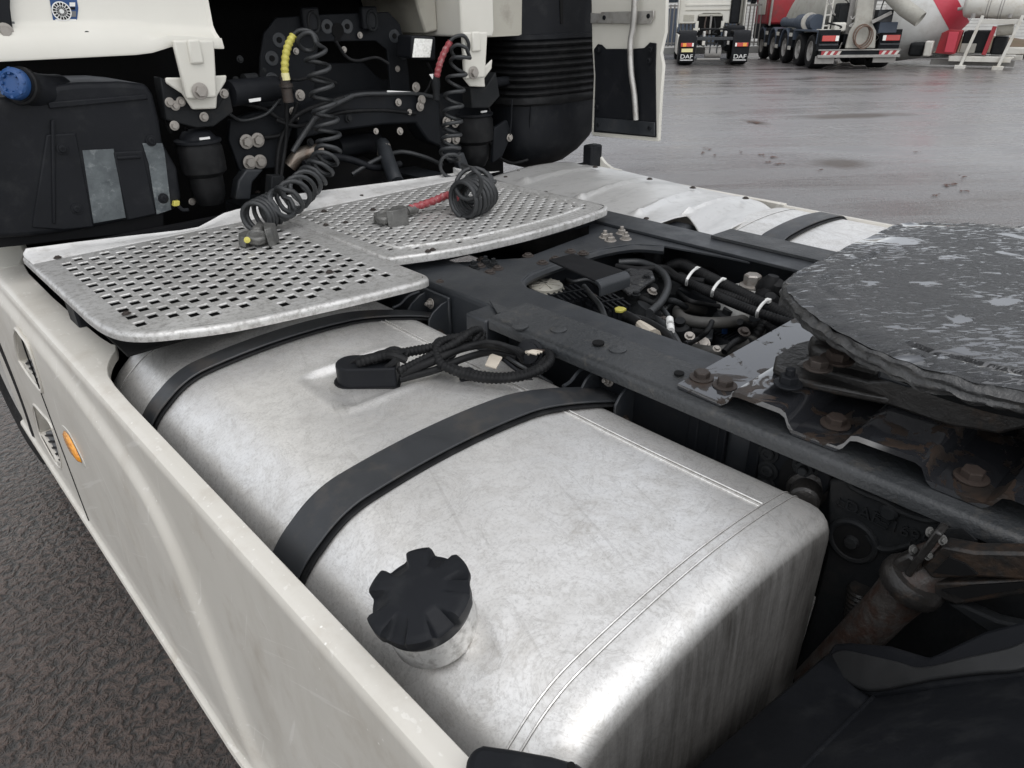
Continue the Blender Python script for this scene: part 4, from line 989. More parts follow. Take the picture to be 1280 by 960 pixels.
hose('shaft', [PY(478,180,2.62), PY(490,215,2.45), PY(496,228,2.40)], .03, 'chassis')
b = MB(); b.lathe([(.034,-.006),(.036,0),(.034,.006)], PY(480,188,2.59), (.2,-.6,-.5), 18); b.build('clamp_ring', 'steel_bolt', T)
hose('air_line', [PY(330,172,2.57), PY(352,168,2.56), PY(364,150,2.55), PY(372,128,2.53)], .008)
plate('valve_block', [(340,220),(356,220),(356,245),(338,250)], 2.46, .05, 'casting', T)
hose('air_line', [PY(600,118,2.5), PY(618,122,2.5), PY(620,112,2.5), PY(612,108,2.52)], .006, 'hose_grey')
# gearbox, seen dimly below
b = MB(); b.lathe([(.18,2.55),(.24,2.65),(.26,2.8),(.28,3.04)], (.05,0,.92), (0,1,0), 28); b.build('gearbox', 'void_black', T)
# work lamp
lampc = plate('work_lamp', [(515,44),(545,46),(545,76),(514,73)], 2.50, .10, 'black_plastic', T, .008)
b = MB(); b.prism(cabq([(519,48),(541,49),(538,72),(516,72)], 2.492), (0,.007,0)); b.build('lens', 'clear_lens', lampc, bevel=.002)

# ---------------------------------------------------------------- air intake on the right
yi = 2.66; dcx = (PY(614,100,yi).x+PY(738,100,yi).x)/2; dr_ = (PY(738,100,yi).x-PY(614,100,yi).x)/2
def iz(v): return PY(676, v, yi).z
b = MB()
def duct(prof, name, mat, parent, n=48):
    vs = []
    for r, z, ox in prof:
        for k in range(n):
            a = 2*math.pi*k/n; c, s = math.cos(a), math.sin(a)
            e = .62; cx_ = math.copysign(abs(c)**e, c); sy_ = math.copysign(abs(s)**e, s)
            vs.append((dcx+ox+dr_*r*cx_, yi+.0+dr_*.62*r*sy_, z))
    m = len(prof); b = MB(); b.add(vs, [(i*n+k, i*n+(k+1)%n, (i+1)*n+(k+1)%n, (i+1)*n+k) for i in range(m-1) for k in range(n)]+[tuple(range(n))]); return b.build(name, mat, parent, ang=50)
ik = duct([(.94, 2.9, .02), (.94, iz(-20), .01), (.93, iz(40), 0), (.97, iz(41), 0), (.97, iz(46), 0), (.93, iz(48), 0)], 'air_intake', 'black_plastic', T)
ik['label'] = 'black air intake duct with ribbed bellows behind the cab'
pf = []
for i in range(8):
    z0, z1 = iz(48+i*8.2), iz(48+(i+1)*8.2)
    pf += [(.93, z0, 0), (.985, z0+(z1-z0)*.35, 0), (1.0, z0+(z1-z0)*.5, 0), (.985, z0+(z1-z0)*.65, 0)]
pf += [(.94, iz(114), 0)]
duct(pf, 'bellows', 'rubber', ik)
duct([(.97, iz(113), 0), (1.0, iz(115), 0), (1.0, iz(121), 0), (.94, iz(124), 0)], 'collar', 'rubber', ik)
duct([(.92, iz(123), 0), (.91, iz(135), 0), (.88, iz(155), -.01), (.80, iz(172), -.03), (.66, iz(187), -.05), (.45, iz(199), -.06), (.2, iz(205), -.07), (.02, iz(207), -.07)], 'elbow', 'black_plastic', ik)
b = MB(); b.prism(cabq([(700,0),(704,0),(704,30),(701,30)], yi-.62*dr_*.95), (0,.004,0)); b.build('duct_slot', 'void_black', ik)
for u in (640, 664, 680):
    b = MB(); b.tube([PY(u, 124, yi-.165), PY(u-1, 150, yi-.163), PY(u-3, 175, yi-.14)], .004, 6); b.build('elbow_rib', 'black_plastic', ik)
plate('intake_bracket', [(618,160),(634,150),(640,168),(628,196),(616,204)], 2.52, .02, 'chassis_dark', T)
bolt(PY(637,172,2.515), (0,-1,0), .012, T, 'steel_bolt')

# ---------------------------------------------------------------- side deflector on the right
def dq(px, x): return [PX(u, v, x) for u, v in px]
DF = [(738,-60),(740,60),(742,95),(739,168),(742,170),(823,177),(826,120),(829,82),(826,66),(832,40),(833,0),(835,-60)]
b = MB(); b.prism(dq(DF, 1.245), (.02,0,0)); df = b.build('side_deflector', 'white_clean', T, bevel=.004); df['label'] = 'white side deflector panel with dark lower inner lining'
b = MB(); b.prism(dq([(742,62),(747,55),(752,56),(757,61),(790,61),(805,60),(812,53),(820,54),(819,88),(820,172),(742,165),(744,95)], 1.238), (.006,0,0)); b.build('lining', 'black_plastic', df, bevel=.002)
b = MB(); b.prism(dq([(744,147),(818,153),(818,170),(744,163)], 1.230), (.006,0,0)); b.build('lower_clamp', 'chassis', df, bevel=.002)
b = MB(); b.prism(dq([(738,16),(751,17),(751,15),(817,13),(817,22),(812,30),(738,29)], 1.228), (.008,0,0)); b.build('upper_clamp', 'galv', df, bevel=.002)
b = MB(); b.tube(catmull([PX(794,-40,1.20), PX(793,10,1.20), PX(791,35,1.205), PX(788,55,1.205), PX(789,90,1.205), PX(793,120,1.21), PX(795,150,1.215)], 8), .013, 12); b.build('stay_tube', 'galv', df)
for u, v in ((748,62),(813,62),(811,76),(746,134),(812,160),(748,156),(811,20),(756,22)): bolt(PX(u, v, 1.232), (-1,0,0), .010, df, 'black_plastic', 'round')

# smaller plumbing and cabling in the dark behind the cab
random.seed(21)
for pts, r_, mt in (([(300,128),(330,136),(352,150),(372,150)], .008, 'rubber'), ([(286,142),(300,150),(318,148),(336,140),(352,120)], .006, 'hose_grey'),
        ([(205,100),(200,120),(206,150),(214,166)], .006, 'rubber'), ([(232,160),(236,170),(232,182)], .005, 'rubber'), ([(345,150),(372,158),(395,150),(430,140),(480,138),(520,142)], .007, 'rubber'),
        ([(380,205),(410,196),(440,200),(470,210),(500,205)], .014, 'black_plastic'), ([(440,218),(470,200),(500,190),(530,196),(552,206)], .009, 'hose_grey'),
        ([(420,52),(432,70),(446,76),(470,72),(486,80)], .006, 'rubber'), ([(350,96),(372,100),(396,96),(420,104)], .006, 'rubber'), ([(534,78),(540,92),(536,108),(528,120)], .005, 'rubber'),
        ([(604,120),(612,140),(610,165),(618,190)], .007, 'rubber'), ([(622,196),(640,204),(660,200)], .008, 'rubber')):
    hose('cable', [PY(u, v, 2.535+random.uniform(-.012,.03)) for u, v in pts], r_, mt)
for u, v in ((330,88),(300,74),(295,100),(372,182),(388,178),(470,164),(500,164),(436,148),(498,128),(512,140),(240,252),(570,206)): bolt(PY(u, v, 2.55), (0,-1,.1), random.choice((.006,.008,.010)), T, 'steel_bolt' if random.random() < .5 else 'casting')
for px, y in (([(60,128),(182,118),(186,124),(62,136)], 2.452), ([(64,150),(66,280),(70,280),(69,150)], 2.448), ([(146,196),(176,194),(177,198),(147,200)], 2.449)):
    b = MB(); b.prism(cabq(px, y), (0,.02,0)); b.build('moulded_rib', 'black_plastic', bt_, bevel=.003)

# ---------------------------------------------------------------- between the rails
b = MB()
poly = [(-.312,1.60),(-.312,1.235),(-.298,1.28),(-.265,1.335),(-.20,1.365),(-.05,1.375),(.10,1.37),(.22,1.33),(.27,1.25),(.30,1.08),(.312,.98),(.312,1.60),(.20,1.50),(-.12,1.47)]
b.prism([(x, y, 1.0475) for x, y in poly], (0,0,.0085)); cm = b.build('cross_member', 'chassis', T, bevel=.002)
b = MB(); b.tube(catmull([(x, y, 1.040) for x, y in poly[1:9]], 5), .014, 8); b.build('rolled_edge', 'chassis', cm)
for u, v in ((584,338),(600,333),(612,341),(622,336),(603,325),(660,320),(678,329),(694,324),(713,315),(729,317)): bolt(PZ(u, v, 1.056), (0,0,1), .012, cm, 'rusty_bolt', 'round')
for u, v in ((592,336),(607,330),(617,333),(756,297),(763,301),(777,292),(782,299)): bolt(PZ(u, v, 1.056), (0,0,1), .013, cm, 'steel_bolt' if u > 700 else 'casting', 'stud')
b = MB(); b.box((-.31,1.40,.72), (.31,1.47,1.046)); b.build('cross_web', 'chassis_dark', cm)
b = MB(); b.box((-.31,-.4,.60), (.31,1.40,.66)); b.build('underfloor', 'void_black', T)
b = MB(); b.lathe([(.10,.3),(.11,1.4)], (0,0,.72), (0,1,0), 18); b.build('propeller_shaft', 'chassis_dark', T)
# black folded bracket standing over the valves
b = MB(); b.prism([PZ(686,327,1.085), PZ(716,319,1.085), PZ(781,341,1.085), PZ(744,353,1.085)], (0,0,.006)); fb = b.build('valve_bracket', 'black_matte', T, bevel=.002)
b = MB(); a0, a1 = PZ(744,353,1.085), PZ(781,341,1.085); dv = (a1-a0).normalized(); ou = dv.cross(Vector((0,0,1))).normalized()
if ou.y > 0: ou = -ou
pr = [(0,.006),(.012,.004),(.020,-.004),(.022,-.012),(.021,-.034),(.015,-.034),(.014,-.014),(.008,-.006),(0,-.002)]
b.prism([a0+ou*o_+Vector((0,0,h)) for o_, h in pr], a1-a0); b.build('folded_edge', 'chassis', fb, bevel=.001)
# valve cap, ribbed blocks, pump, cables
b = MB(); c = PZ(682,358,1.0); b.lathe([(.050,-.10),(.050,-.02),(.055,-.018),(.055,-.006),(.050,-.004),(.050,.004),(.044,.008),(.0,.009)], c, (0,0,1), 30, cap=False)
for k in range(4):
    a = math.pi*k/4+.4; d = Vector((math.cos(a), math.sin(a), 0))*.044; b.bar(c-d+Vector((0,0,.008)), c+d+Vector((0,0,.008)), .005, .006)
b.build('valve_cap', 'cream_paint', T); MATS['cream_paint']
def ribblock(u, v, z, lx, ly, h, n, rot, name='ribbed_valve'):
    c = PZ(u, v, z); m = Matrix.Translation(c) @ Matrix.Rotation(rot, 4, 'Z')
    b = MB(); b.box((-lx/2,-ly/2,-h), (lx/2,ly/2,0), m); o = b.build(name, 'black_plastic', T, bevel=.004)
    for i in range(n):
        x = -lx/2+lx*(i+.5)/n; b = MB(); b.box((x-.003,-ly/2-.003,-h*.7), (x+.003,ly/2+.003,.008), m); b.build('rib', 'black_plastic', o)
    b = MB(); b.box((-lx/2,-.004,-.01), (lx/2,.004,.010), m); b.build('rib', 'black_plastic', o)
    return o
ribblock(709, 369, .99, .12, .10, .13, 7, R(-20)); ribblock(760, 380, .985, .10, .085, .13, 6, R(-20)); ribblock(728, 378, .96, .05, .05, .12, 2, R(-20), 'valve_body')
b = MB(); c = PZ(795,358,.975); b.lathe([(.075,-.2),(.078,-.06),(.085,-.05),(.085,-.03),(.070,-.02),(.066,.0)], c, (0,0,1), 28); pm = b.build('air_pump', 'casting', T)
b = MB(); pl = [(762,354),(775,343),(795,336),(815,342),(819,352),(806,360),(797,369),(786,371),(776,362)]
b.prism([PZ(u, v, .995) for u, v in pl], (0,0,.01)); b.build('pump_lid', 'wet_grease', pm, bevel=.003)
for u, v in ((766,353),(808,347),(795,368),(783,342)): bolt(PZ(u, v, 1.005), (0,0,1), .009, pm, 'casting')
b = MB(); c = PZ(838,360,.94); b.lathe([(.05,-.1),(.055,0),(.04,.02),(.03,.02)], c, (0,0,1), 20); b.build('pump_fitting', 'casting', pm)
b = MB(); c = PZ(806,392,.95); b.lathe([(.04,-.07),(.042,0),(.036,.01),(.036,.02),(.02,.022)], c, (.3,-.3,.8), 20); b.build('pump_fitting', 'casting', pm)
b = MB(); b.prism([PZ(768,388,1.0), PZ(773,386,1.0), PZ(780,387,1.0), PZ(783,389,1.0), PZ(777,392,1.0), PZ(769,391,1.0)], (0,0,.008)); b.build('yellow_clip', 'yellow', T, bevel=.002)
H2 = lambda L, z: [PZ(u, v, z if len(q) < 3 else q[2]) for q in L for u, v in (q[:2],)]
hose('cable', H2([(730,358,.99),(740,370,1.0),(750,382,1.0),(757,400,.98),(758,412,.95)], .98), .008, 'hose_grey')
hose('cable', H2([(773,328),(800,328),(825,338),(835,355),(828,375),(812,391)], 1.0), .011, 'hose_grey')
hose('cable', H2([(770,333),(800,337),(830,335),(850,347),(880,352)], 1.0), .010)
hose('cable', H2([(783,397),(800,400),(818,408),(835,420),(846,436)], .99), .012)
hose('cable', H2([(810,396),(825,402),(840,418),(848,432)], .97), .011, 'hose_grey')
hose('cable', H2([(825,383),(835,395),(838,410),(836,425)], .98), .007, 'hose_grey')
for u, v in ((837,402),(838,411)):
    b = MB(); b.cyl(PZ(u, v-3, .985), PZ(u+.5, v+3, .985), .010, n=12); b.build('cable_marker', 'label_white', T)
b = MB(); b.tube(catmull(H2([(798,404),(806,411),(817,421)], .99), 6), [.010+.0009*i for i in range(13)], 10); b.build('wrapped_cable_end', 'label_tan', T)
hose('cable', H2([(782,395),(790,399),(799,405)], .99), .015, 'rubber')
# corrugated looms with three white ties
loom('wiring_loom', H2([(826,345,.94),(838,333,.98),(852,330,1.0),(868,338,1.0),(890,349,1.0),(928,368,.995),(965,386,.99),(1000,404,.985)], 1.0), .0175, T, 'rubber', True, 12)
loom('wiring_loom', H2([(790,326,.98),(830,340,.99),(860,353,1.0),(900,372,1.0),(945,390,1.0),(1000,408,.99)], 1.0), .013, T, 'rubber', True, 10)
loom('wiring_loom', H2([(850,345,.97),(872,358,.985),(900,367,.985),(950,383,.985)], .98), .014, T, 'rubber', True, 10)
loom('wiring_loom', H2([(868,340,.95),(885,340,.96),(893,348,.95),(885,358,.93)], .98), .016, T, 'rubber', False, 10)
for (u, v) in ((863,346),(895,360),(951,386)):
    b = MB(); q = [PZ(u-5,v+10,1.00), PZ(u-4,v+3,1.03), PZ(u+3,v-7,1.035), PZ(u+9,v-10,1.012), PZ(u+6,v+2,.975)]
    b.tube(catmull(q, 6), .0042, 7); o = b.build('cable_tie', 'label_white', T)
    b = MB(); b.box(q[3]-Vector((.007,.007,.006)), q[3]+Vector((.007,.007,.006))); b.build('tie_head', 'label_white', o, bevel=.002)
b = MB()
for k in range(5):
    q = PZ(964, 372, 1.0) + Vector((random.uniform(-.03,.03), random.uniform(-.03,.03), random.uniform(-.02,.03)))
    b.lathe([(.02,-.03),(.03,-.01),(.028,.01),(.015,.03)], q, (random.uniform(-.6,.6), random.uniform(-.6,.6), 1), 10)
b.build('connector_cluster', 'rubber', T)
loom('wiring_loom', H2([(972,380,.98),(962,395,.97),(950,412,.95),(942,425,.92)], .95), .012, T, 'rubber', True)
b = MB(); b.prism([PZ(838,357,.955), PZ(855,352,.955), PZ(962,392,.955), PZ(950,398,.955)], (0,0,-.02)); b.build('loom_shelf', 'chassis', T, bevel=.003)
# air vessel with hexagon plug
b = MB(); c = PZ(938,366,.985); b.lathe([(.092,-.045),(.092,-.026),(.086,-.010),(.070,.004),(.045,.014),(.032,.018)], c, (0,0,1), 32); av = b.build('air_vessel', 'silver_paint', T, ang=60)
b = MB(); b.lathe([(.034,.016),(.034,.024),(.026,.026)], c, (0,0,1), 24); b.lathe([(.024,.024),(.024,.052),(.020,.056)], c, (0,0,1), 6); b.build('hex_plug', 'steel_bolt', av)
# thick grey return hoses
hose('return_hose', H2([(940,397,.93),(920,402,.94),(890,404,.95),(865,402,.95),(850,396,.95),(848,388,.94),(858,385,.92),(880,388,.90)], .93), .0165, 'dusty_hose', T, 12)
hose('return_hose', H2([(925,398,.88),(945,405,.90),(950,415,.91),(940,427,.92),(915,437,.93),(890,440,.93),(868,437,.92)], .9), .0165, 'dusty_hose', T, 12)
hose('return_hose', H2([(845,425,.90),(855,417,.90),(875,418,.89),(895,424,.86)], .9), .017, 'rubber', T, 12)
b = MB(); c = PZ(912,424,.88); b.lathe([(.05,-.08),(.052,.0),(.045,.014),(.0,.016)], c, (0,0,1), 22, cap=False)
for k in range(8): b.bar(c+Vector((-.04,-.04+.011*k,.016)), c+Vector((.04,-.04+.011*k,.016)), .004, .01)
b.build('solenoid_valve', 'black_plastic', T)
b = MB(); b.prism([PZ(902,412,.90), PZ(910,411,.90), PZ(909,418,.90), PZ(902,418,.90)], (0,0,.02)); b.build('valve_plug', 'blue_plastic', T, bevel=.002)
b = MB(); b.prism([PZ(882,404,.90), PZ(893,404,.90), PZ(890,428,.90), PZ(880,428,.90)], (0,0,.012)); b.build('hose_clip', 'chassis', T, bevel=.003)
bolt(PZ(878,430,.93), (-.5,-.5,.7), .014, T, 'steel_bolt')
b = MB(); b.box((-.30,.68,.62), (.30,1.30,.84)); b.build('transmission_housing', 'casting', T, bevel=.03, seg=3)

# ---------------------------------------------------------------- fifth wheel and its mounting plate
prof = [(.656,1.0855),(.562,1.0855),(.548,1.098),(.542,1.113),(.530,1.1165),(.452,1.1165),(.442,1.112),(.434,1.096),(.424,1.0855),(.352,1.0855),(.342,1.096),(.334,1.113),(.324,1.1165),(.238,1.1165),(.228,1.112),(.218,1.094),(.208,1.0855),(.140,1.0855),(.130,1.096),(.122,1.113),(.112,1.1165),(.02,1.1165),(.01,1.11),(.0,1.0855),(-.10,1.0855),(-.12,1.1165),(-.3,1.1165)]
lowp = []
for i, (y, z) in enumerate(prof):
    a = prof[max(i-1,0)]; c = prof[min(i+1,len(prof)-1)]; d = Vector((c[0]-a[0], c[1]-a[1])).normalized(); lowp.append((y-d.y*-.0, z-.010) if abs(d.y) < .3 else (y+d.y*.008*(1 if True else 0), z-.006))
for_poly = [(-.505, y, z) for y, z in prof]+[(-.505, y, z-.0095) for y, z in reversed(prof)]
b = MB(); n = len(for_poly); m = len(prof)
xsn = [-.505+1.01*i/30 for i in range(31)]
for x in xsn: b.v += [(x+(.006*math.sin(9*p[1]) if x == xsn[0] else 0), p[1], p[2]) for p in for_poly]
for i in range(30):
    for k in range(n): b.f.append((i*n+k, i*n+(k+1)%n, (i+1)*n+(k+1)%n, (i+1)*n+k))
for i in (0, 30):
    for k in range(m-1): b.f.append((i*n+k, i*n+k+1, i*n+n-2-k, i*n+n-1-k))
mp = b.build('mounting_plate', 'wet_steel', T, ang=40); mp['label'] = 'corrugated steel fifth wheel mounting plate, wet and rusty'
for u, v, z, r_, mt, kd in ((877,472,1.086,.0155,'rusty_bolt','hex'), (906,482,1.086,.0155,'rusty_bolt','hex'), (1044,530,1.087,.0165,'rust','hex'), (1214,597,1.087,.0165,'rust','hex')):
    bolt(PZ(u, v, z), (0,0,1), r_, mp, mt, kd)
FW = empty('x','','') if False else None
half = [(0,.600),(.10,.600),(.20,.599),(.262,.594),(.300,.578),(.335,.55),(.372,.51),(.405,.468),(.432,.425),(.455,.375),(.470,.32),(.476,.265),(.470,.20),(.455,.15),(.44,.05),(.42,-.1),(.38,-.3),(.25,-.42),(.1,-.45),(0,-.455)]
ring = [(-x, y) for x, y in half]+[(x, y) for x, y in reversed(half[1:-1])]
RG = [Vector((p.x, p.y, 0)) for p in catmull([(x, y, 0) for x, y in ring], 10, True)]
from mathutils import noise as mnoise
ZF = 1.252; n = len(RG); b = MB()
C0 = Vector((0,.08,0)); NR = 46
for j in range(NR+1):
    t = (j/NR)**.8
    for i, p in enumerate(RG):
        q = C0+(p-C0)*t
        # broad smears plus a torn, crumbling border
        h = .0012*mnoise.noise(q*9)
        arcd = abs(t-.885-.02*mnoise.noise(p*7)); h -= .011*smooth(.014,.0,arcd)*smooth(-.1,.15,mnoise.noise(p*5+Vector((4,1,0))))*smooth(.1,-.1,q.x)
        e = smooth(.90,1.0,t)
        h += e*(.004*mnoise.noise(q*35)-.005)
        dirn = (p-C0).normalized()
        q = q+dirn*e*(.006*mnoise.noise(p*9)+.003*mnoise.noise(p*45))
        b.v.append((q.x, q.y, ZF+h))
for j in range(NR):
    for i in range(n): b.f.append((j*n+i, j*n+(i+1)%n, (j+1)*n+(i+1)%n, (j+1)*n+i))
fw = b.build('fifth_wheel', 'wet_grease', T, ang=60); fw['label'] = 'fifth wheel plate smeared with wet black grease'
# torn grease curtain along the rim
b = MB(); NK = 9
for j in range(NK+1):
    t = j/NK
    for i, p in enumerate(RG):
        dirn = (p-C0).normalized(); e = .006*mnoise.noise(p*9)+.003*mnoise.noise(p*45)
        dr2 = .034+.010*mnoise.noise(p*10+Vector((0,0,2)))+.004*mnoise.noise(p*45)+.03*max(0, mnoise.noise(p*9+Vector((7,0,0)))-.25)
        q = p+dirn*(e+.0045*mnoise.noise(Vector((p.x*42, p.y*42, t*5)))+.014*math.sin(t*2.6)-.012*t+.003*math.sin(t*14+p.y*20))
        b.v.append((q.x, q.y, ZF-.006-dr2*t+.006*mnoise.noise(p*35)-.0))
for j in range(NK):
    for i in range(n): b.f.append((j*n+i, j*n+(i+1)%n, (j+1)*n+(i+1)%n, (j+1)*n+i))
b.build('grease_rim', 'grease_edge', fw, ang=70)
b = MB()
for t, z in ((.965,ZF-.012),(.95,ZF-.035),(.86,ZF-.075),(.74,ZF-.098),(.70,ZF-.10)):
    b.v += [((C0+(p-C0)*t).x, (C0+(p-C0)*t).y, z) for p in RG]
for j in range(4):
    for i in range(n): b.f.append((j*n+i, j*n+(i+1)%n, (j+1)*n+(i+1)%n, (j+1)*n+i))
b.f.append(tuple(4*n+i for i in range(n)))
b.build('plate_body', 'casting', fw, ang=50)
for sx in (-1, 1):
    # pedestal: cast foot with bolted flange and an arched web
    arch = [(.52,1.117),(.52,1.128),(.47,1.140),(.42,1.146),(.37,1.150),(.33,1.168),(.30,1.20),(.28,1.215),(-.10,1.215),(-.12,1.20),(-.15,1.168),(-.19,1.150),(-.24,1.14),(-.34,1.128),(-.34,1.117),(-.1,1.117),(.0,1.130),(.05,1.165),(.09,1.178),(.13,1.165),(.17,1.132),(.24,1.117)]
    b = MB(); b.prism([(sx*.30, y, z) for y, z in arch], (sx*.075,0,0)); pd = b.build('pedestal', 'casting_oily', fw, bevel=.007, seg=2)
    b = MB(); ft = [(sx*.235,.53),(sx*.28,.545),(sx*.36,.545),(sx*.405,.525),(sx*.42,.47),(sx*.40,.40),(sx*.375,.33),(sx*.30,.31),(sx*.24,.36)]
    b.prism([(x, y, 1.117) for x, y in ft], (0,0,.016)); b.build('pedestal_foot', 'casting_oily', fw, bevel=.005)
    b = MB(); b.prism([(sx*.245,.50,1.133),(sx*.30,.515,1.133),(sx*.345,.49,1.133),(sx*.345,.36,1.133),(sx*.26,.36,1.133)], (0,0,.035)); b.build('pedestal_boss', 'casting_oily', fw, bevel=.012, seg=3)
    b = MB(); b.box((sx*.36-.03,.30,1.165), (sx*.36+.03,.355,1.20)); b.build('stop_block', 'chassis', fw, bevel=.006)
    b = MB(); b.box((sx*.36-.025,.02,1.16), (sx*.36+.035,.13,1.215)); b.build('pivot_block', 'casting', fw, bevel=.012, seg=3)
bolt(PZ(985,480,1.134), (0,0,1), .0165, fw, 'black_plastic', 'stud'); bolt(PZ(1022,459,1.168), (0,0,1), .0165, fw, 'rusty_bolt'); bolt(PZ(1046,450,1.168), (0,0,1), .019, fw, 'rust')

# ---------------------------------------------------------------- spring hanger casting below the rail
X0 = -.505
cst = MB(); cst.prism([PX(u, v, X0) for u, v in ((1036,600),(1075,600),(1180,640),(1300,690),(1300,1000),(960,1000),(985,860),(1015,760),(1032,690))], (.03,0,0)); hang = cst.build('spring_hanger', 'casting', T, bevel=.006)
b = MB(); c = PX(1066,676,X0-.002); b.tube([c+Vector((0, math.cos(a)*.036, math.sin(a)*.036)) for a in [2*math.pi*k/28 for k in range(28)]], .006, 8, closed=True); b.build('hole_rim', 'casting', hang)
b = MB(); b.lathe([(.033,0),(.033,.003)], c, (-1,0,0), 26); b.build('round_hole', 'void_black', hang)
b = MB(); b.lathe([(.012,0),(.010,.008),(.0,.009)], c+Vector((-.003,0,0)), (-1,0,0), 16, cap=False); b.build('hole_pin', 'casting', hang)
rx = X0-.002
b = MB(); b.tube(catmull([PX(u, v, rx) for u, v in ((1058,598),(1066,608),(1080,616),(1105,626),(1125,638),(1145,646),(1165,650),(1185,645))], 6), .006, 8); b.build('cast_rib', 'casting', hang)
b = MB(); b.tube(catmull([PX(u, v, rx) for u, v in ((1084,668),(1092,680),(1104,687),(1120,686),(1140,680))], 6), .005, 8); b.build('cast_rib', 'casting', hang)
b = MB(); fr = [PX(u, v, rx) for u, v in ((1050,622),(1112,652),(1108,662),(1046,632))]
for i in (1, 3): b.bar(fr[i], fr[(i+1)%4], .002, .002, (1,0,0))
b.bar(PX(1048,624,rx), PX(1064,632,rx), .002, .002, (1,0,0)); b.bar(PX(1094,643,rx), PX(1112,652,rx), .002, .002, (1,0,0)); b.bar(PX(1044,629,rx), PX(1110,662,rx), .002, .002, (1,0,0)); b.bar(PX(1098,650,rx), PX(1112,657,rx), .002, .002, (1,0,0))
b.build('cast_frame', 'casting', hang)
def tm(u, v, x, sh=0): return Matrix.Translation(PX(u, v, x)) @ Matrix(((0,0,-1,0),(-1,0,0,0),(0,1,0,0),(0,0,0,1)))
textmesh('cast_lettering', 'DAF', .030, tm(1078,640,rx), 'casting', hang); textmesh('cast_lettering', '1695', .030, tm(1137,667,rx), 'casting', hang)
b = MB(); p = PX(1112,640,rx); b.lathe([(.014,-.01),(.014,.004),(.010,.008),(.0,.008)], p, (-1,0,0), 16, cap=False); b.build('cast_boss', 'casting', hang)
bolt(PX(1206,667,X0-.002), (-1,0,0), .024, hang, 'casting')
# three-bolt plate and the two large nuts
hp = plate('x', [(0,0),(1,0),(1,1)], 1, .001, 'casting', T) if False else None
b = MB(); b.prism([PX(u, v, -.482) for u, v in ((950,552),(985,556),(1030,566),(1040,600),(1020,640),(960,625),(945,600))], (.012,0,0)); hp = b.build('hanger_plate', 'chassis_dark', T, bevel=.004)
b = MB(); c = PX(988,598,-.484); b.lathe([(1,0),(1,.002)], (0,0,0), (-1,0,0), 28); b.v = [(c.x+x, c.y+y*.020, c.z+z*.042) for x, y, z in b.v]; b.build('oval_hole', 'void_black', hp)
for u, v in ((961,566),(960,588),(957,606)): bolt(PX(u, v, -.484), (-1,0,0), .013, hp, 'casting', 'round')
bolt(PX(1008,582,-.484), (-1,-.2,.1), .016, hp, 'casting', 'stud')
b = MB(); c = PX(1010,606,-.47); b.lathe([(.034,0),(.034,.02),(.026,.022),(.026,.055),(.022,.06),(.0,.06)], c, (-1,-.35,.05), 20, cap=False); b.build('pivot_bush', 'casting_oily', hp)
# rusty bar with clamp and the braced stay behind it
q0_, q1_ = PX(1015,856,-.585), PX(1140,728,-.565)
b = MB(); b.tube([q0_+(q1_-q0_)*t for t in (0,.3,.6,.8,.9,1.0)]+[PX(1168,705,-.535), PX(1200,690,-.50)], [.033,.033,.0335,.034,.036,.036,.034,.03], 20); rb = b.build('stabiliser_bar', 'pipe_rusty', T, ang=60); rb['label'] = 'rusty round bar held by a bolted clamp'
ax_ = (q1_-q0_).normalized()
b = MB(); b.lathe([(.039,0),(.045,.002),(.047,.010),(.046,.022),(.041,.03)], q0_+(q1_-q0_)*.96, ax_, 24); b.build('clamp_collar', 'casting_oily', rb)
b = MB(); b.prism([PX(u, v, -.585) for u, v in ((1106,716),(1120,700),(1136,692),(1148,704),(1150,716),(1130,718),(1112,724))], (.03,0,0)); b.build('clamp_shoe', 'casting_oily', rb, bevel=.006)
b = MB(); b.bar(PX(1138,714,-.575), PX(1178,660,-.575), .030, .011, (0,.8,.6)); b.build('clamp_plate', 'casting_oily', rb, bevel=.003)
for u, v in ((1141,687),(1160,694),(1162,665),(1178,675)): bolt(PX(u, v, -.582), (-.5,-1,.5), .0050, rb, 'cast_alu')
def arm(px, x, t, mat='casting_oily'):
    b = MB(); b.prism([PX(u, v, x) for u, v in px], (t,0,0)); return b.build('axle_stay', mat, T, bevel=.004)
arm([(1152,708),(1176,682),(1216,690),(1310,692),(1310,727),(1222,722),(1165,724)], -.580, .03)
arm([(1150,730),(1222,727),(1310,723),(1310,738),(1196,757),(1166,746)], -.575, .03)
arm([(1184,756),(1204,757),(1246,776),(1310,790),(1310,812),(1236,792)], -.57, .02, 'casting')
b = MB(); b.prism([PX(u, v, -.5835) for u, v in ((1166,716),(1186,697),(1206,705),(1222,718),(1200,720))], (.004,0,0)); b.build('stay_pocket', 'void_black', T)
b = MB(); b.prism([PX(u, v, -.5785) for u, v in ((1176,738),(1216,732),(1300,727),(1300,731),(1206,749))], (.004,0,0)); b.build('stay_pocket', 'void_black', T)
loom('braided_hose', [PX(1078,735,-.515), PX(1074,760,-.515), PX(1070,790,-.515)], .022, T, 'casting_oily', True, 16)
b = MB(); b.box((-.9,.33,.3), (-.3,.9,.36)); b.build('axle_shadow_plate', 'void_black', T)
b = MB(); b.lathe([(.10,-.9),(.10,.9)], (0,-.30,.52), (1,0,0), 24); b.build('rear_axle', 'casting', T)
wheel(T, (-1.24,-.30,.50), .50, .60, -1); wheel(T, (1.24,-.30,.50), .50, .60, 1)

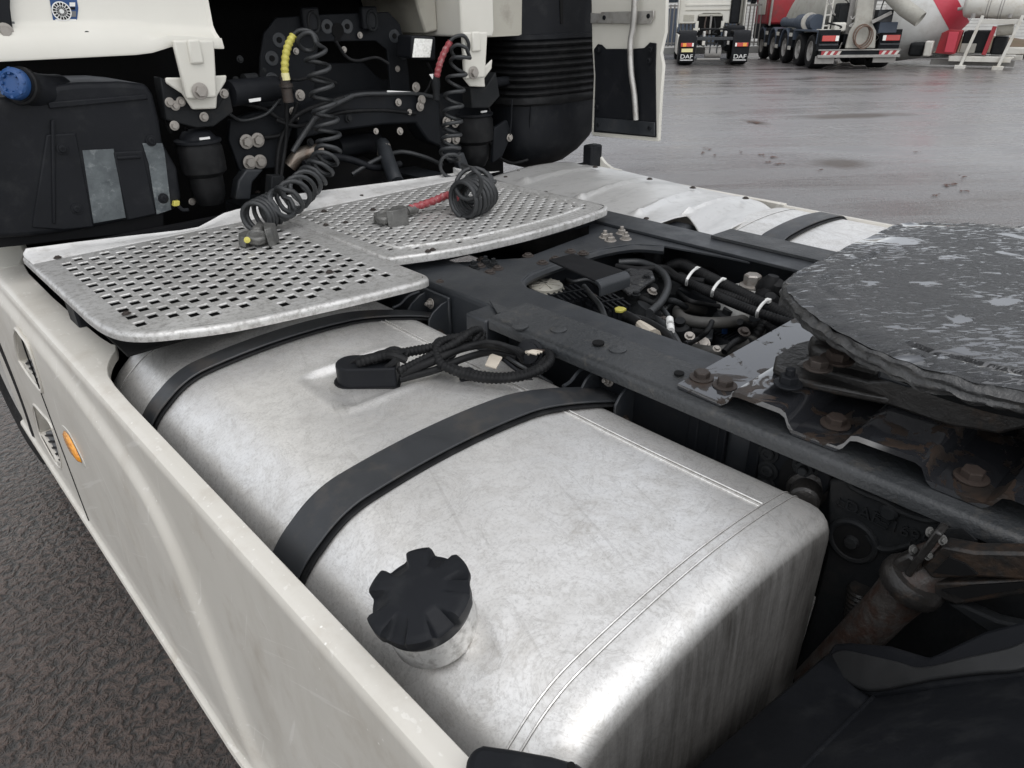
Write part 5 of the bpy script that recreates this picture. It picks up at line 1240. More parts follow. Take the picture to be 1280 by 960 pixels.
# ---------------------------------------------------------------- rear mudguard
R1, R0 = PX(1092,872,-.70), PX(1004,960,-.93); dR = (R0-R1)/(R1.x-R0.x)      # crease, per metre outwards
def ridge(x): return R1+dR*(R1.x-x)
tv = PX(1290,848,-.70)-R1; tv.x = 0; tv = tv*(.14/abs(tv.y)); TN = (PX(1043,803,-.63)-R1).cross(PX(1280,775,-.63)-R1).normalized()
if TN.z < 0: TN = -TN
def onT(u, v, off=0): r = ray(u, v); p0 = R1+TN*off; return CP+r*((p0-CP).dot(TN)/r.dot(TN))
S1, S0 = PX(1030,818,-.66), PX(865,960,-.96); dS = (S0-S1)/(S1.x-S0.x)
def sil(x): return S1+dS*(S1.x-x)
xsn = [-.655-.03*i for i in range(20)]
b = MB()
for x in xsn:
    s_, r_ = sil(x), ridge(x)
    b.v += [(x, s_.y+.02, s_.z-.40), (x, s_.y+.004, s_.z-.03), (x, s_.y, s_.z-.006), (x, s_.y-.006, s_.z+.003), (x, r_.y+.006, r_.z-.006), (x, r_.y, r_.z+.0005), (x, r_.y-.008, r_.z+.008*tv.z/.14), (x, r_.y-.14, r_.z+tv.z), (x, r_.y-.30, r_.z+tv.z*1.5), (x, r_.y-.6, r_.z+tv.z*1.3), (x, r_.y-.85, r_.z-.1)]
m = 11
b.f += [(i*m+k, (i+1)*m+k, (i+1)*m+k+1, i*m+k+1) for i in range(len(xsn)-1) for k in range(m-1)]
mg = b.build('mudguard', 'black_plastic', T, ang=30); mg['label'] = 'black plastic mudguard behind the aluminium tank'
md = mg.modifiers.new('thick', 'SOLIDIFY'); md.thickness = .008; md.offset = -1
b = MB(); b.tube([ridge(x)+Vector((0,0,.0005)) for x in xsn[1:]], .0032, 8); b.build('moulded_edge', 'black_plastic', mg)
# inner end: dark shoulder with a moulded tongue on it
b = MB(); b.prism([onT(u, v, .004) for u, v in ((1042,803),(1062,802),(1110,806),(1160,821),(1180,812),(1230,788),(1290,772),(1340,765),(1340,845),(1290,848),(1092,872),(1060,858),(1030,822))], TN*-.10); b.build('inner_shoulder', 'black_plastic', mg, bevel=.006)
tong = [(1036,824),(1042,815),(1056,812),(1085,818),(1120,826),(1150,833),(1200,822),(1260,808),(1285,800),(1288,826),(1270,838),(1220,842),(1160,850),(1100,862),(1075,861),(1055,850),(1040,838)]
TG = [onT(p.x, p.y, .010) for p in catmull([(u, v, 0) for u, v in tong], 4, True)]
b = MB(); b.prism(TG, TN*-.012); b.build('moulded_tongue', 'dusty_plastic', mg, bevel=.004, seg=3)
# rounded end piece at the outer rear corner of the tank
EP = [(580,965),(583,945),(590,932),(604,927),(640,932),(690,941),(722,950),(745,965),(745,1010),(580,1010)]
b = MB(); b.prism([PZ(u, v, 1.035) for u, v in EP], (0,0,-.028)); ep = b.build('mudguard_end', 'black_plastic', mg, bevel=.010, seg=3)
b = MB(); b.lathe([(.004,0),(.004,.001)], PZ(714,957,1.0355), (0,0,1), 12); b.build('bolt_hole', 'void_black', mg)

# ================================================================== coiled hoses (hang from the cab, lie on the deck)
def coil_path(axis, turns, rad, ppt=18, sub=14):
    """axis: control points; turns[i]: windings in segment i; rad[i] at each control point"""
    A = catmull(axis, sub); pts = []; ph = 0
    up = Vector((.3,1,.1)).normalized()
    for i in range(len(axis)-1):
        n_ = max(2, int(turns[i]*ppt))
        for k in range(n_):
            t = k/n_; f = (i+t)*sub; j = min(int(f), len(A)-2); p = A[j]+(A[j+1]-A[j])*(f-j)
            d = (A[min(j+2,len(A)-1)]-A[max(j-1,0)]).normalized()
            u_ = (up-d*up.dot(d)).normalized(); w_ = d.cross(u_); r_ = rad[i]+(rad[i+1]-rad[i])*t
            pts.append(p+(u_*math.cos(ph)+w_*math.sin(ph))*r_); ph += 2*math.pi*turns[i]/n_
    return pts
def coupling(root, p, d, side, mat='casting'):
    """palm coupling: body, sealing face flange and locking claw"""
    d = Vector(d).normalized(); s_ = Vector(side); s_ = (s_-d*s_.dot(d)).normalized(); u_ = d.cross(s_)
    m = (Matrix((s_, d, u_)).transposed() @ Matrix.Scale(1.35, 3)).to_4x4(); m.translation = p
    b = MB(); v3 = m.to_3x3()
    b.lathe([(.012,-.036),(.019,-.028),(.023,-.01),(.024,.012),(.020,.024),(.012,.030)], m @ Vector((0,0,.002)), v3 @ Vector((0,1,0)), 16, sx=1, sy=.8)
    b.lathe([(.026,-.014),(.031,-.010),(.031,.006),(.027,.010),(.020,.011),(.019,.006),(.012,.006)], m @ Vector((.004,.046,.004)), v3 @ Vector((.12,.25,1)), 20)
    b.prism([m @ Vector(q) for q in ((-.040,.022,-.014),(-.030,.006,-.014),(-.012,.0,-.014),(-.006,.03,-.014),(-.020,.062,-.014),(-.034,.050,-.014))], v3 @ Vector((.004,0,.022)))
    b.prism([m @ Vector(q) for q in ((.018,-.004,-.018),(.046,.010,-.018),(.040,.050,-.018),(.028,.060,-.018))], v3 @ Vector((-.004,0,.040)))
    b.cyl(m @ Vector((0,-.06,0)), m @ Vector((0,-.028,0)), .014, n=14)
    return b.build('coupling', mat, root, bevel=.004, seg=2)
A = empty('coiled_air_hose', 'black coiled air hose with yellow sleeve, its coupling lying on the outer step plate', 'air hose', PZ(330,275,ZD), 0, 'coiled air hoses hanging behind the cab')
inv = Matrix.Translation(-A.location)
def relocal(root, objs):
    for o in objs: o.matrix_basis = Matrix.Translation(-Vector(root.location)) @ o.matrix_basis
def kids(root): return [o for o in bpy.data.objects if o.parent == root]
ax1 = [PY(393,60,2.42), PY(399,90,2.42), PY(404,125,2.41), PY(409,160,2.40), PY(411,186,2.39), PY(402,208,2.36), PY(384,229,2.33), PZ(364,247,1.20), PZ(345,259,1.175), PZ(328,267,1.165), PZ(318,272,1.163)]
tn1 = [1.5, 1.6, 1.7, 1.5, 2, 2.2, 2.6, 2.6, 2.6, 2.0]
cp1 = coil_path(ax1, tn1, [.036,.038,.040,.041,.041,.044,.046,.046,.045,.044,.042])
lead = catmull([PY(366,44,2.44), PY(375,38,2.42), PY(388,40,2.40), PY(396,50,2.40), PY(392,62,2.43), PY(380,62,2.45), PY(372,52,2.43), PY(380,42,2.40), PY(390,42,2.38), PY(395,54,2.37)], 8)
b = MB(); b.tube(lead+cp1[4:], .0076, 8); b.build('coil', 'hose_grey', A, ang=80)
b = MB(); sl = catmull([PY(358,100,2.44), PY(356,88,2.44), PY(357,70,2.44), PY(361,55,2.44), PY(367,44,2.44)], 10)
b.tube(sl[8:], [.0135 if (i//2) % 2 else .0115 for i in range(len(sl)-8)], 10); b.build('sleeve', 'yellow', A)
b = MB(); b.tube(sl[:9], .0135, 10); b.build('sleeve_end', 'pale_yellow', A)
b = MB(); b.lathe([(.012,.06),(.016,.05),(.016,.03),(.022,.028),(.022,.018),(.015,.016),(.018,.012),(.018,-.03),(.012,-.032)], PY(359,116,2.45), (0,0,1), 14); b.build('pipe_union', 'rusty_bolt', A)
coupling(A, PZ(322,291,ZD+.022), (PZ(318,300,1.13)-PZ(330,272,1.13)), (1,.3,0), 'cast_alu')
b = MB(); b.lathe([(.008,-.01),(.009,.003),(.0,.005)], PZ(309,300,ZD+.03), (-.4,-.8,.3), 12, cap=False); b.build('yellow_plug', 'yellow', A)
relocal(A, kids(A))
A2 = empty('coiled_air_hose', 'black coiled air hose with red sleeve, bunched on the inner walkway plate', 'air hose', PZ(585,260,ZD), 0, 'coiled air hoses hanging behind the cab')
ax2 = [PY(578,64,2.40), PY(572,88,2.40), PY(568,115,2.40), PY(566,145,2.39), PY(564,175,2.38), PY(562,200,2.36), PY(566,214,2.30)]
cp2 = coil_path(ax2, [1.2,1.3,1.5,1.8,1.7,1.0], [.036,.036,.037,.037,.037,.040,.046])
ax3 = [PZ(578,226,1.25), PZ(594,232,1.20), PZ(600,240,1.175), PZ(588,247,1.172), PZ(578,250,1.172)]
cp3 = coil_path(ax3, [1.3,3,4,3], [.046,.054,.058,.058,.056])
lead2 = catmull([PY(562,52,2.42), PY(569,46,2.41), PY(580,45,2.40), PY(586,56,2.40), PY(582,70,2.42), PY(570,72,2.43), PY(564,62,2.41), PY(572,56,2.38), PY(583,60,2.37)], 8)
b = MB(); b.tube(lead2+cp2[5:]+cp3[5:], .0074, 8); b.build('coil', 'hose_grey', A2, ang=80)
b = MB(); b.tube(catmull([PY(546,96,2.45), PY(549,82,2.44), PY(555,66,2.43), PY(563,52,2.42)], 10), [.0135 if (i//2) % 2 else .0115 for i in range(31)], 10); b.build('sleeve', 'red_sleeve', A2)
b = MB(); b.lathe([(.012,.05),(.015,.045),(.018,.03),(.018,.0),(.014,-.02),(.016,-.03),(.016,-.05)], PY(545,108,2.46), (0,0,1), 14); b.build('pipe_union', 'casting', A2)
b = MB(); b.prism([PY(u, v, 2.455) for u, v in ((537,93),(544,92),(546,98),(541,99))], (0,.004,0)); b.build('union_label', 'label_white', A2)
b = MB(); rs_ = catmull([PZ(570,248,1.165), PZ(560,244,1.16), PZ(545,250,1.150), PZ(528,256,1.142), PZ(512,261,1.138)], 10); b.tube(rs_, [.0135 if (i//2) % 2 else .0115 for i in range(len(rs_))], 10); b.build('sleeve', 'red_sleeve', A2)
coupling(A2, PZ(498,267,ZD+.024), (PZ(484,270,1.13)-PZ(512,262,1.13)), (.4,-1,0), 'cast_alu')
relocal(A2, kids(A2))
# more small lines crowding the bay between the rails
random.seed(33)
for pts, r_, mt in (([(665,372),(690,384),(720,392),(745,405)], .008, 'rubber'), ([(700,345),(715,352),(735,350),(752,362),(765,372)], .006, 'hose_grey'), ([(800,372),(820,380),(840,376),(858,384)], .009, 'casting'),
        ([(848,366),(862,376),(880,380),(905,384)], .007, 'rubber'), ([(790,405),(812,398),(830,388),(846,376)], .006, 'hose_grey'), ([(856,430),(872,424),(884,414),(890,402)], .007, 'rubber'),
        ([(905,440),(918,428),(932,424),(944,432)], .008, 'rubber'), ([(925,402),(938,408),(952,404),(968,412)], .009, 'rubber'), ([(740,330),(770,322),(800,320),(830,326)], .008, 'rubber')):
    hose('cable', [PZ(u, v, random.uniform(.93,.99)) for u, v in pts], r_, mt)
for u, v in ((712,352),(742,372),(770,362),(815,365),(862,420),(896,436),(930,415),(830,400)): bolt(PZ(u, v, .975), (random.uniform(-.5,.3),-.4,1), random.choice((.007,.009,.011)), T, random.choice(('steel_bolt','rusty_bolt','casting')))
for u, v, mt in ((850,410,'casting'), (822,392,'casting_oily'), (905,398,'casting'), (735,392,'black_plastic')):
    c = PZ(u, v, .93); b = MB(); b.lathe([(.030,-.05),(.032,0),(.026,.012),(.014,.016),(.014,.03)], c, (random.uniform(-.4,.4), random.uniform(-.4,.2), 1), 14); b.build('valve_body', mt, T)

# ================================================================== background vehicles
HD = R(47)                               # both trucks are parked nose away, side by side
def settle(o): o.rotation_euler.x = -math.atan(.014)
def lbox(name, a, c, mat, parent, bev=.01): b = MB(); b.box(a, c); return b.build(name, mat, parent, bevel=bev)
# ---------------------------------------------------------------- white tractor unit seen from behind
g0 = PG(890, 82.5)
P = empty('parked_tractor', 'white parked tractor unit with black mudguards and red tail lamps seen from behind', 'truck', g0, -R(53)); settle(P)
lbox('chassis_frame', (-.40,.05,.62), (-.32,4.2,.90), 'chassis_dark', P); lbox('chassis_frame', (.32,.05,.62), (.40,4.2,.90), 'chassis_dark', P)
for s in (-1, 1):
    w = wheel(P, (s*1.20,.75,.50), .50, .55, s, n=28); wheel(P, (s*1.20,4.6,.50), .50, .30, s, n=28)
    b = MB(); pr_ = [(.06,.30),(.02,.34),(.0,.95),(.04,1.06),(.16,1.12),(1.2,1.12),(1.4,1.05),(1.4,1.0),(.2,1.05),(.06,.98)]
    b.prism([(s*.62, y, z) for y, z in pr_], (s*.58,0,0)); mgd = b.build('mudguard', 'black_plastic', P, bevel=.02)
    lbox('mud_flap', (s*.64-.0 if s > 0 else -1.18, .03, .12), (1.18 if s > 0 else -.64, .05, .34), 'black_matte', P)
    lx = s*.92; b = MB(); b.box((lx-.24,-.03,.60), (lx+.24,.0,.76)); tl = b.build('tail_lamp', 'black_plastic', P, bevel=.01)
    b = MB(); b.box((lx-.22,-.045,.62), (lx+.22,-.03,.74)); b.build('red_lens', 'red_lens', tl, bevel=.008)
    b = MB(); b.box((lx+s*.10-.055,-.050,.625), (lx+s*.10+.065,-.044,.735)); b.build('amber_lens', 'amber_lens', tl, bevel=.004)
    b = MB(); b.box((lx-s*.19-.03,-.050,.625), (lx-s*.19+.03,-.044,.735)); b.build('clear_lens', 'clear_lens', tl, bevel=.004)
    textmesh('flap_lettering', 'DAF', .19, Matrix.Translation((s*.91,-.004,.30)) @ Matrix.Rotation(R(90), 4, 'X') @ Matrix.Scale(1.25, 4, (1,0,0)), 'label_white', P, .003)
    lbox('flap_line', (s*.91-.22,-.006,.18), (s*.91+.22,-.001,.205), 'label_white', P, 0)
lbox('licence_plate', (-1.12,-.012,.44), (-.70,-.002,.57), 'leaf_brown', P, .003); lbox('licence_plate', (-1.10,-.016,.45), (-.72,-.012,.56), 'pale_yellow', P, 0)
b = MB(); b.cyl((-.28,.35,.42), (.28,.35,.42), .17, n=22); b.build('air_vessel', 'rim_grey', P, ang=50)
for x in (-.12, .12): lbox('vessel_strap', (x-.02,.17,.40), (x+.02,.20,.75), 'chassis', P)
lbox('rear_cross_member', (-.62,.02,.82), (.62,.08,.92), 'chassis', P); lbox('rear_bar', (-.55,.0,.20), (.25,.05,.25), 'rim_grey', P)
lbox('valve', (-.42,-.02,.66), (-.32,.05,.80), 'dirty_white', P); lbox('valve', (.42,-.02,.68), (.50,.05,.80), 'rim_grey', P)
b = MB(); b.prism([(x, y, 1.13) for x, y in [(.46*math.cos(R(a))*1.0, .9+.46*math.sin(R(a))) for a in range(0,360,15)]], (0,0,.05)); b.build('fifth_wheel', 'casting', P, bevel=.01)
lbox('ramp', (-.40,.10,.93), (-.32,.5,1.10), 'galv', P); lbox('ramp', (.32,.10,.93), (.40,.5,1.10), 'galv', P)
b = MB()
CW = [(-1.18,1.32),(-.55,1.32),(-.48,1.40),(-.42,1.62),(-.25,1.66),(.35,1.66),(.42,1.62),(.48,1.40),(.55,1.32),(.72,1.32),(.72,3.6),(-1.18,3.6)]
b.prism([(x, 3.3, z) for x, z in CW], (0,.12,0)); cabw = b.build('cab_wall', 'white_clean', P, bevel=.02)
lbox('wall_rib', (-.95,3.27,1.92), (.70,3.30,1.99), 'white_clean', P, .01); lbox('wall_rib', (-.95,3.28,1.75), (.70,3.30,1.79), 'cream_paint', P, .01); lbox('wall_panel', (-1.0,3.285,1.40), (-.60,3.30,1.62), 'cream_paint', P, .01)
lbox('cab_body', (-1.2,3.42,1.3), (1.2,5.4,3.6), 'white_clean', P, .05)
lbox('engine_bay', (-.46,3.25,.9), (.46,3.29,1.6), 'void_black', P); lbox('tunnel_bar', (-.45,3.20,1.56), (.45,3.24,1.64), 'cream_paint', P)
for s in (-1, 1): lbox('suspension_bracket', (s*.48-.06,3.15,1.02), (s*.48+.06,3.2,1.40), 'white_clean', P); lbox('suspension_bracket', (s*.48-.12,3.17,1.08), (s*.48+.12,3.21,1.16), 'white_clean', P)
b = MB(); b.box((.74,3.2,1.30), (1.08,3.55,3.6)); b.build('air_intake', 'black_plastic', P, bevel=.05, seg=3)
for s in (-1, 1):
    b = MB(); b.prism([(s*1.20, 2.75, 1.2),(s*1.20, 3.6, 1.1),(s*1.20,3.6,3.6),(s*1.20,2.85,3.6)], (s*.04,0,0)); b.build('side_deflector', 'white_clean', P, bevel=.01)
    lbox('side_skirt', (s*1.16 if s > 0 else -1.22, 1.6, .30), (1.22 if s > 0 else -1.16, 3.9, .98), 'white_paint', P, .03)
lbox('step_tank', (-1.15,1.55,.35), (-.5,3.0,.95), 'galv', P, .06); lbox('dark_tank', (.5,1.55,.4), (1.15,3.1,1.25), 'black_plastic', P, .06)
hz_ = MB(); hz_.tube(catmull([(-.15,3.2,1.55),(-.2,2.9,1.2),(-.1,2.6,1.0),(-.3,2.4,.95)], 6), .03, 7); hz_.build('hose', 'rust', P)
hz_ = MB(); hz_.tube(catmull([(.15,3.2,1.5),(.2,2.9,1.15),(.1,2.6,1.0),(.25,2.4,.95)], 6), .03, 7); hz_.build('hose', 'casting', P)
b = MB(); b.cyl((.03,3.15,.95), (.03,3.15,1.6), .04, n=10); b.build('post', 'rim_grey', P)

# ---------------------------------------------------------------- red mixer truck
g1 = PG(1016, 87)
Mx = empty('concrete_mixer_truck', 'red cabbed concrete mixer truck with grey drum and a hose coil on its rear plate', 'truck', g1, -HD); settle(Mx)
# local origin: rear left tyre; x to the right, y forwards
YA = [.62, 2.0, 3.75, 5.4, 7.1]
for i, y in enumerate(YA):
    wheel(Mx, (-.02, y, .52), .52, .58 if i < 2 else .32, -1, 'rubber', 'rim_grey', 26); wheel(Mx, (2.47, y, .52), .52, .58 if i < 2 else .32, 1, 'rubber', 'rim_grey', 26)
lbox('chassis_frame', (.80,.0,.70), (.92,8.4,1.02), 'chassis_dark', Mx); lbox('chassis_frame', (1.56,.0,.70), (1.68,8.4,1.02), 'chassis_dark', Mx)
for y0, y1 in ((0.0,2.62),(3.1,4.35),(4.8,6.0),(6.5,7.7)):
    b = MB(); n = 10
    if y0 == 0: pr_ = [(y0-.1,.75),(y0-.1,1.15),(y1,1.15),(y1,.80),(y1-.06,.80),(y1-.06,1.09),(y0-.02,1.09),(y0-.02,.75)]
    else:
        ym = (y0+y1)/2; rr = (y1-y0)/2; pr_ = [(ym+rr*math.cos(R(a)), .55+.62*math.sin(R(a))) for a in range(0,181,18)]+[(ym+(rr-.06)*math.cos(R(a)), .53+.58*math.sin(R(a))) for a in range(180,-1,-18)]
    b.prism([(-.06, y, z) for y, z in pr_], (.62,0,0)); b.build('mudguard', 'blue_grey', Mx, bevel=.01)
lbox('mudguard_panel', (-.05,2.62,.55), (.3,3.15,1.12), 'chassis_dark', Mx); lbox('mudguard_panel', (-.05,4.35,.45), (.3,4.8,1.12), 'chassis_dark', Mx); lbox('mudguard_panel', (-.05,6.0,.45), (.3,6.5,1.12), 'chassis_dark', Mx)
for y in (2.72, 4.45, 6.1):
    lbox('marker_plate', (-.075,y,.90), (-.05,y+.34,1.02), 'dirty_white', Mx, .004); lbox('marker_plate', (-.075,y,.48), (-.05,y+.34,.60), 'dirty_white', Mx, .004)
# rear end
lbox('rear_fender', (-.05,-.16,.55), (.62,-.10,1.15), 'chassis_dark', Mx); lbox('rear_fender', (1.85,-.16,.55), (2.50,-.10,1.15), 'chassis_dark', Mx)
lbox('fender_top', (1.75,-.2,1.05), (2.3,.5,1.35), 'blue_grey', Mx)
for x in (.30, 2.18):
    b = MB(); b.box((x-.29,-.22,.80), (x+.29,-.16,1.02)); tl = b.build('tail_lamp', 'black_plastic', Mx, bevel=.01)
    b = MB(); b.box((x-.24,-.24,.83), (x+.26,-.22,.99)); b.build('red_lens', 'red_lens', tl, bevel=.01)
    s = -1 if x < 1 else 1; b = MB(); b.box((x-s*.22-.05,-.247,.835), (x-s*.22+.05,-.239,.985)); b.build('clear_lens', 'clear_lens', tl, bevel=.004)
    lbox('lamp_shelf', (x-.3,-.2,.70), (x+.3,-.12,.76), 'chassis', Mx)
lbox('underrun_bar', (-.02,-.36,.36), (2.50,-.26,.44), 'rim_grey', Mx); lbox('underrun_bar', (-.02,-.34,.56), (2.50,-.28,.60), 'rim_grey', Mx); lbox('bumper_panel', (.02,-.30,.42), (2.46,-.24,.58), 'chassis_dark', Mx)
for x0 in (.08, 1.86):
    b = MB(); b.box((x0,-.325,.41), (x0+.58,-.30,.56)); sp_ = b.build('warning_board', 'red_paint', Mx)
    for k in range(3):
        xx = x0+.05+k*.2; b = MB(); b.prism([(xx,-.327,.42),(xx+.09,-.327,.42),(xx+.17,-.327,.55),(xx+.08,-.327,.55)], (0,.004,0)); b.build('white_stripe', 'dirty_white', sp_)
lbox('rear_skirt', (-.05,-.22,.18), (.55,-.18,.40), 'rim_grey', Mx); lbox('rear_skirt', (1.75,-.22,.20), (2.45,-.18,.40), 'rim_grey', Mx)
b = MB(); b.prism([(.80,-.30,.62),(1.72,-.30,.62),(1.66,-.28,1.10),(1.50,-.22,1.35),(1.45,-.15,2.3),(.95,-.15,2.3),(.98,-.22,1.35),(.85,-.28,1.10)], (0,.10,0)); b.build('rear_plate', 'concrete_grey', Mx, bevel=.03)
for k in range(4):
    c = Vector((1.20+.02*k, -.34-.035*k, 1.0-.02*k)); rr = .24+.025*(k % 2); b = MB()
    b.tube([c+Vector((math.cos(a)*rr, 0, math.sin(a)*rr*1.2)) for a in [2*math.pi*i/28 for i in range(28)]], .019, 8, closed=True); b.build('hose_coil', 'brown_hose', Mx)
b = MB(); b.tube([(1.80,-.1,2.4),(1.95,-.3,2.05),(2.25,-.6,1.72),(2.65,-.9,1.42)], [.24,.23,.22,.21], 16, cap=False); b.build('chute', 'concrete_grey', Mx, solid=.02, ang=60)
b = MB(); b.bar((1.45,-.3,1.35), (1.98,-.35,1.62), .07, .10); b.build('chute_arm', 'rim_grey', Mx, bevel=.01); lbox('chute_mount', (1.65,-.2,1.35), (2.1,.3,1.70), 'chassis', Mx)
lbox('rear_stand', (.85,.1,1.0), (1.0,.3,2.4), 'rim_grey', Mx); lbox('rear_stand', (1.5,.1,1.0), (1.65,.3,2.4), 'rim_grey', Mx); lbox('drive_box', (.55,.15,1.25), (.9,.6,1.9), 'casting', Mx, .05)
b = MB(); b.lathe([(.55,.9),(.75,1.2),(1.12,2.6),(1.16,4.0),(.95,5.2),(.6,5.9)], (1.22,0,2.10), (0,1,-.16), 36); b.build('drum', 'concrete_grey', Mx, ang=60)
b = MB(); b.cyl((.18,4.8,1.34), (.18,2.6,1.34), .17, n=18); b.cyl((.18,2.7,1.36), (.18,2.0,1.36), .25, n=18); b.cyl((.18,1.4,1.36), (.18,.9,1.36), .24, n=18); b.build('side_tank', 'blue_grey', Mx, ang=50)
b = MB(); b.cyl((.18,1.75,1.36), (.18,1.65,1.36), .29, n=18); b.build('tank_ring', 'dirty_white', Mx, ang=50)
for x in (.12, .30): lbox('ladder_rail', (x-.025,.05,1.15), (x+.025,.11,2.5), 'dirty_white', Mx, .005)
for k in range(4): lbox('ladder_rung', (.14,.06,1.25+.3*k), (.28,.10,1.29+.3*k), 'dirty_white', Mx, .004)
lbox('foot_board', (.0,.0,1.12), (.42,.3,1.17), 'dirty_white', Mx, .005); lbox('white_box', (.40,-.12,1.10), (.78,.2,1.36), 'dirty_white', Mx, .05)
lbox('cab', (-.05,6.55,1.25), (2.48,8.7,3.3), 'red_paint', Mx, .08); lbox('cab_lower', (-.03,6.9,.7), (2.46,8.75,1.3), 'chassis_dark', Mx, .05)
lbox('cab_deflector', (-.09,6.95,1.6), (-.05,8.2,3.2), 'dirty_white', Mx, .02); lbox('mirror', (-.35,8.3,2.0), (-.15,8.5,2.6), 'black_plastic', Mx, .04)
lbox('side_pipe', (.0,6.42,1.2), (.08,6.5,3.0), 'rim_grey', Mx, .02)

random.seed(5)
for k in range(26):   # hydraulic lines, brackets and fittings between the drum stand and the lamps
    x = random.uniform(.35,2.2); z = random.uniform(.62,1.9); y = random.uniform(-.12,.25)
    if .78 < x < 1.75 and z < 1.3: continue
    if k % 2: b = MB(); b.tube(catmull([(x,y,z),(x+random.uniform(-.2,.2),y-.05,z+random.uniform(-.2,.25)),(x+random.uniform(-.4,.4),y,z+random.uniform(-.1,.45))], 5), random.uniform(.012,.028), 6); b.build('hydraulic_line', random.choice(('casting','rim_grey','rubber')), Mx)
    else: w_ = random.uniform(.04,.12); lbox('fitting', (x-w_,y-.05,z-w_*.7), (x+w_,y+.05,z+w_*.7), random.choice(('casting','concrete_grey','chassis','rim_grey')), Mx, .012)
# ---------------------------------------------------------------- mixer body on a skid beside the truck
g2 = PG(1219, 86)
vd = Vector((g2.x-CP.x, g2.y-CP.y, 0)).normalized(); az2 = math.atan2(vd.x, vd.y)
K = empty('mixer_body_on_skid', 'white mixer drum with red band and water tank on a rusty white skid frame', 'mixer body', g2, -az2-R(4))
# x to the right, y away
for x, lean in ((-.42,.24), (.62,.26)):
    b = MB(); b.bar((x-.02,-.1,.03), (x+lean,.05,1.52), .09, .09, (0,1,0)); b.build('skid_post', 'dirty_white', K, bevel=.01)
    lbox('skid_foot', (x-.16,-.25,0), (x+.14,.1,.10), 'dirty_white', K)
lbox('skid_beam', (-.82,0.0,.20), (.90,.12,.34), 'dirty_white', K); lbox('skid_beam', (-.82,1.3,.20), (1.15,1.42,.34), 'dirty_white', K); lbox('skid_floor', (-.85,.1,.30), (.95,1.3,.36), 'dirty_white', K); lbox('skid_rail', (-1.4,.6,.05), (1.0,.75,.22), 'rim_grey', K)
lbox('skid_beam', (-.18,.02,1.28), (.88,.12,1.42), 'dirty_white', K)
b = MB(); b.lathe([(.0,-.93),(.20,-.92),(.34,-.86),(.38,-.78),(.38,.78),(.34,.86),(.20,.92),(.0,.93)], (.12,.45,1.80), (1,0,-.04), 30, cap=False); wt = b.build('water_tank', 'dirty_white', K, ang=50)
for h in (-.25, -.18, .10, .17):
    b = MB(); b.lathe([(.384,h-.012),(.39,h),(.384,h+.012)], (.12,.45,1.80), (1,0,-.04), 30); b.build('tank_band', 'rim_grey', K)
for p_, q_, r_ in (((-.95,.35,1.70),(-.80,.35,1.72),.05), ((-.45,.05,1.46),(-.45,.05,1.58),.07), ((.55,.05,1.46),(.55,.05,1.56),.06)): b = MB(); b.cyl(p_, q_, r_, n=12); b.build('tank_valve', 'rim_grey', K)
da = Vector((.80,.1,.62)).normalized()
b = MB(); b.lathe([(.3,-1.6),(.75,-1.3),(1.15,-.6),(1.20,.0),(1.12,.45)], (-2.05,1.8,1.45), da, 40); dr3 = b.build('mixer_drum', 'siding_white', K, ang=60)
b = MB(); b.lathe([(1.128,.44),(1.128,.452),(.98,1.0),(.97,1.0)], (-2.05,1.8,1.45), da, 40); b.build('drum_band', 'red_band', K, ang=60)
b = MB(); b.lathe([(.97,1.0),(.55,1.8),(.5,1.9)], (-2.05,1.8,1.45), da, 40); b.build('drum_cone', 'siding_white', K, ang=60)
b = MB(); b.prism([(-1.28,.2,.42),(-.85,.05,.40),(-.68,.05,.42),(-.62,.05,1.10),(-1.02,.05,1.12),(-1.22,.2,1.02)], (0,.5,0)); b.build('red_box', 'red_paint', K, bevel=.02)
lbox('box_door', (-1.0,.02,.46), (-.72,.05,1.06), 'red_band', K, .01)
lbox('dark_engine', (-.60,.25,.45), (.15,1.1,1.08), 'casting', K, .05); lbox('engine_panel', (-.58,.2,.45), (-.16,.25,.72), 'concrete_grey', K)
b = MB(); b.bar((.12,.1,.40), (.22,.1,1.22), .12, .08, (0,1,0)); b.build('red_lever', 'red_paint', K, bevel=.01)
b = MB(); b.cyl((.28,.4,1.08), (.72,.4,1.12), .16, n=18); b.build('reducer', 'cream_paint', K, ang=50); lbox('pump_block', (.25,.3,.40), (.65,.9,.92), 'casting', K, .06); lbox('white_box', (.70,.3,.42), (1.20,.6,.62), 'dirty_white', K, .03); lbox('bundle', (-1.62,.1,.32), (-1.38,.5,.78), 'dirty_white', K, .04)
lbox('dark_pump', (-2.1,.3,.30), (-1.65,.9,.72), 'casting', K, .08)

# ---------------------------------------------------------------- verge, railing, warehouse
e0, e1 = PG(900, 75), PG(1280, 73.5); ed = (e1-e0); ed.z = 0; ed.normalize(); en = Vector((-ed.y, ed.x, 0))
if en.dot(Vector((vd.x, vd.y, 0))) < 0: en = -en
def vp(s, t, z=0): q = e0+ed*s+en*t; return Vector((q.x, q.y, z+ground_z(q.x, q.y)))
b = MB(); b.add([vp(-60,0,.004), vp(60,0,.004), vp(60,.3,.14), vp(-60,.3,.14), vp(60,7.5,.25), vp(-60,7.5,.25)], [(0,1,2,3),(3,2,4,5)]); tag(b.build('verge', 'grass'), 'strip of grass and soil behind the parked trucks', kind='structure')
b = MB(); b.grid(60, 6, lambda u, v: vp(4+u*40, .7+v*6.2, .20+.5*math.sin(v*3.0)*(.7+.4*math.sin(u*40)))); tag(b.build('soil_bank', 'soil'), 'low brown soil bank before the warehouse', kind='structure')
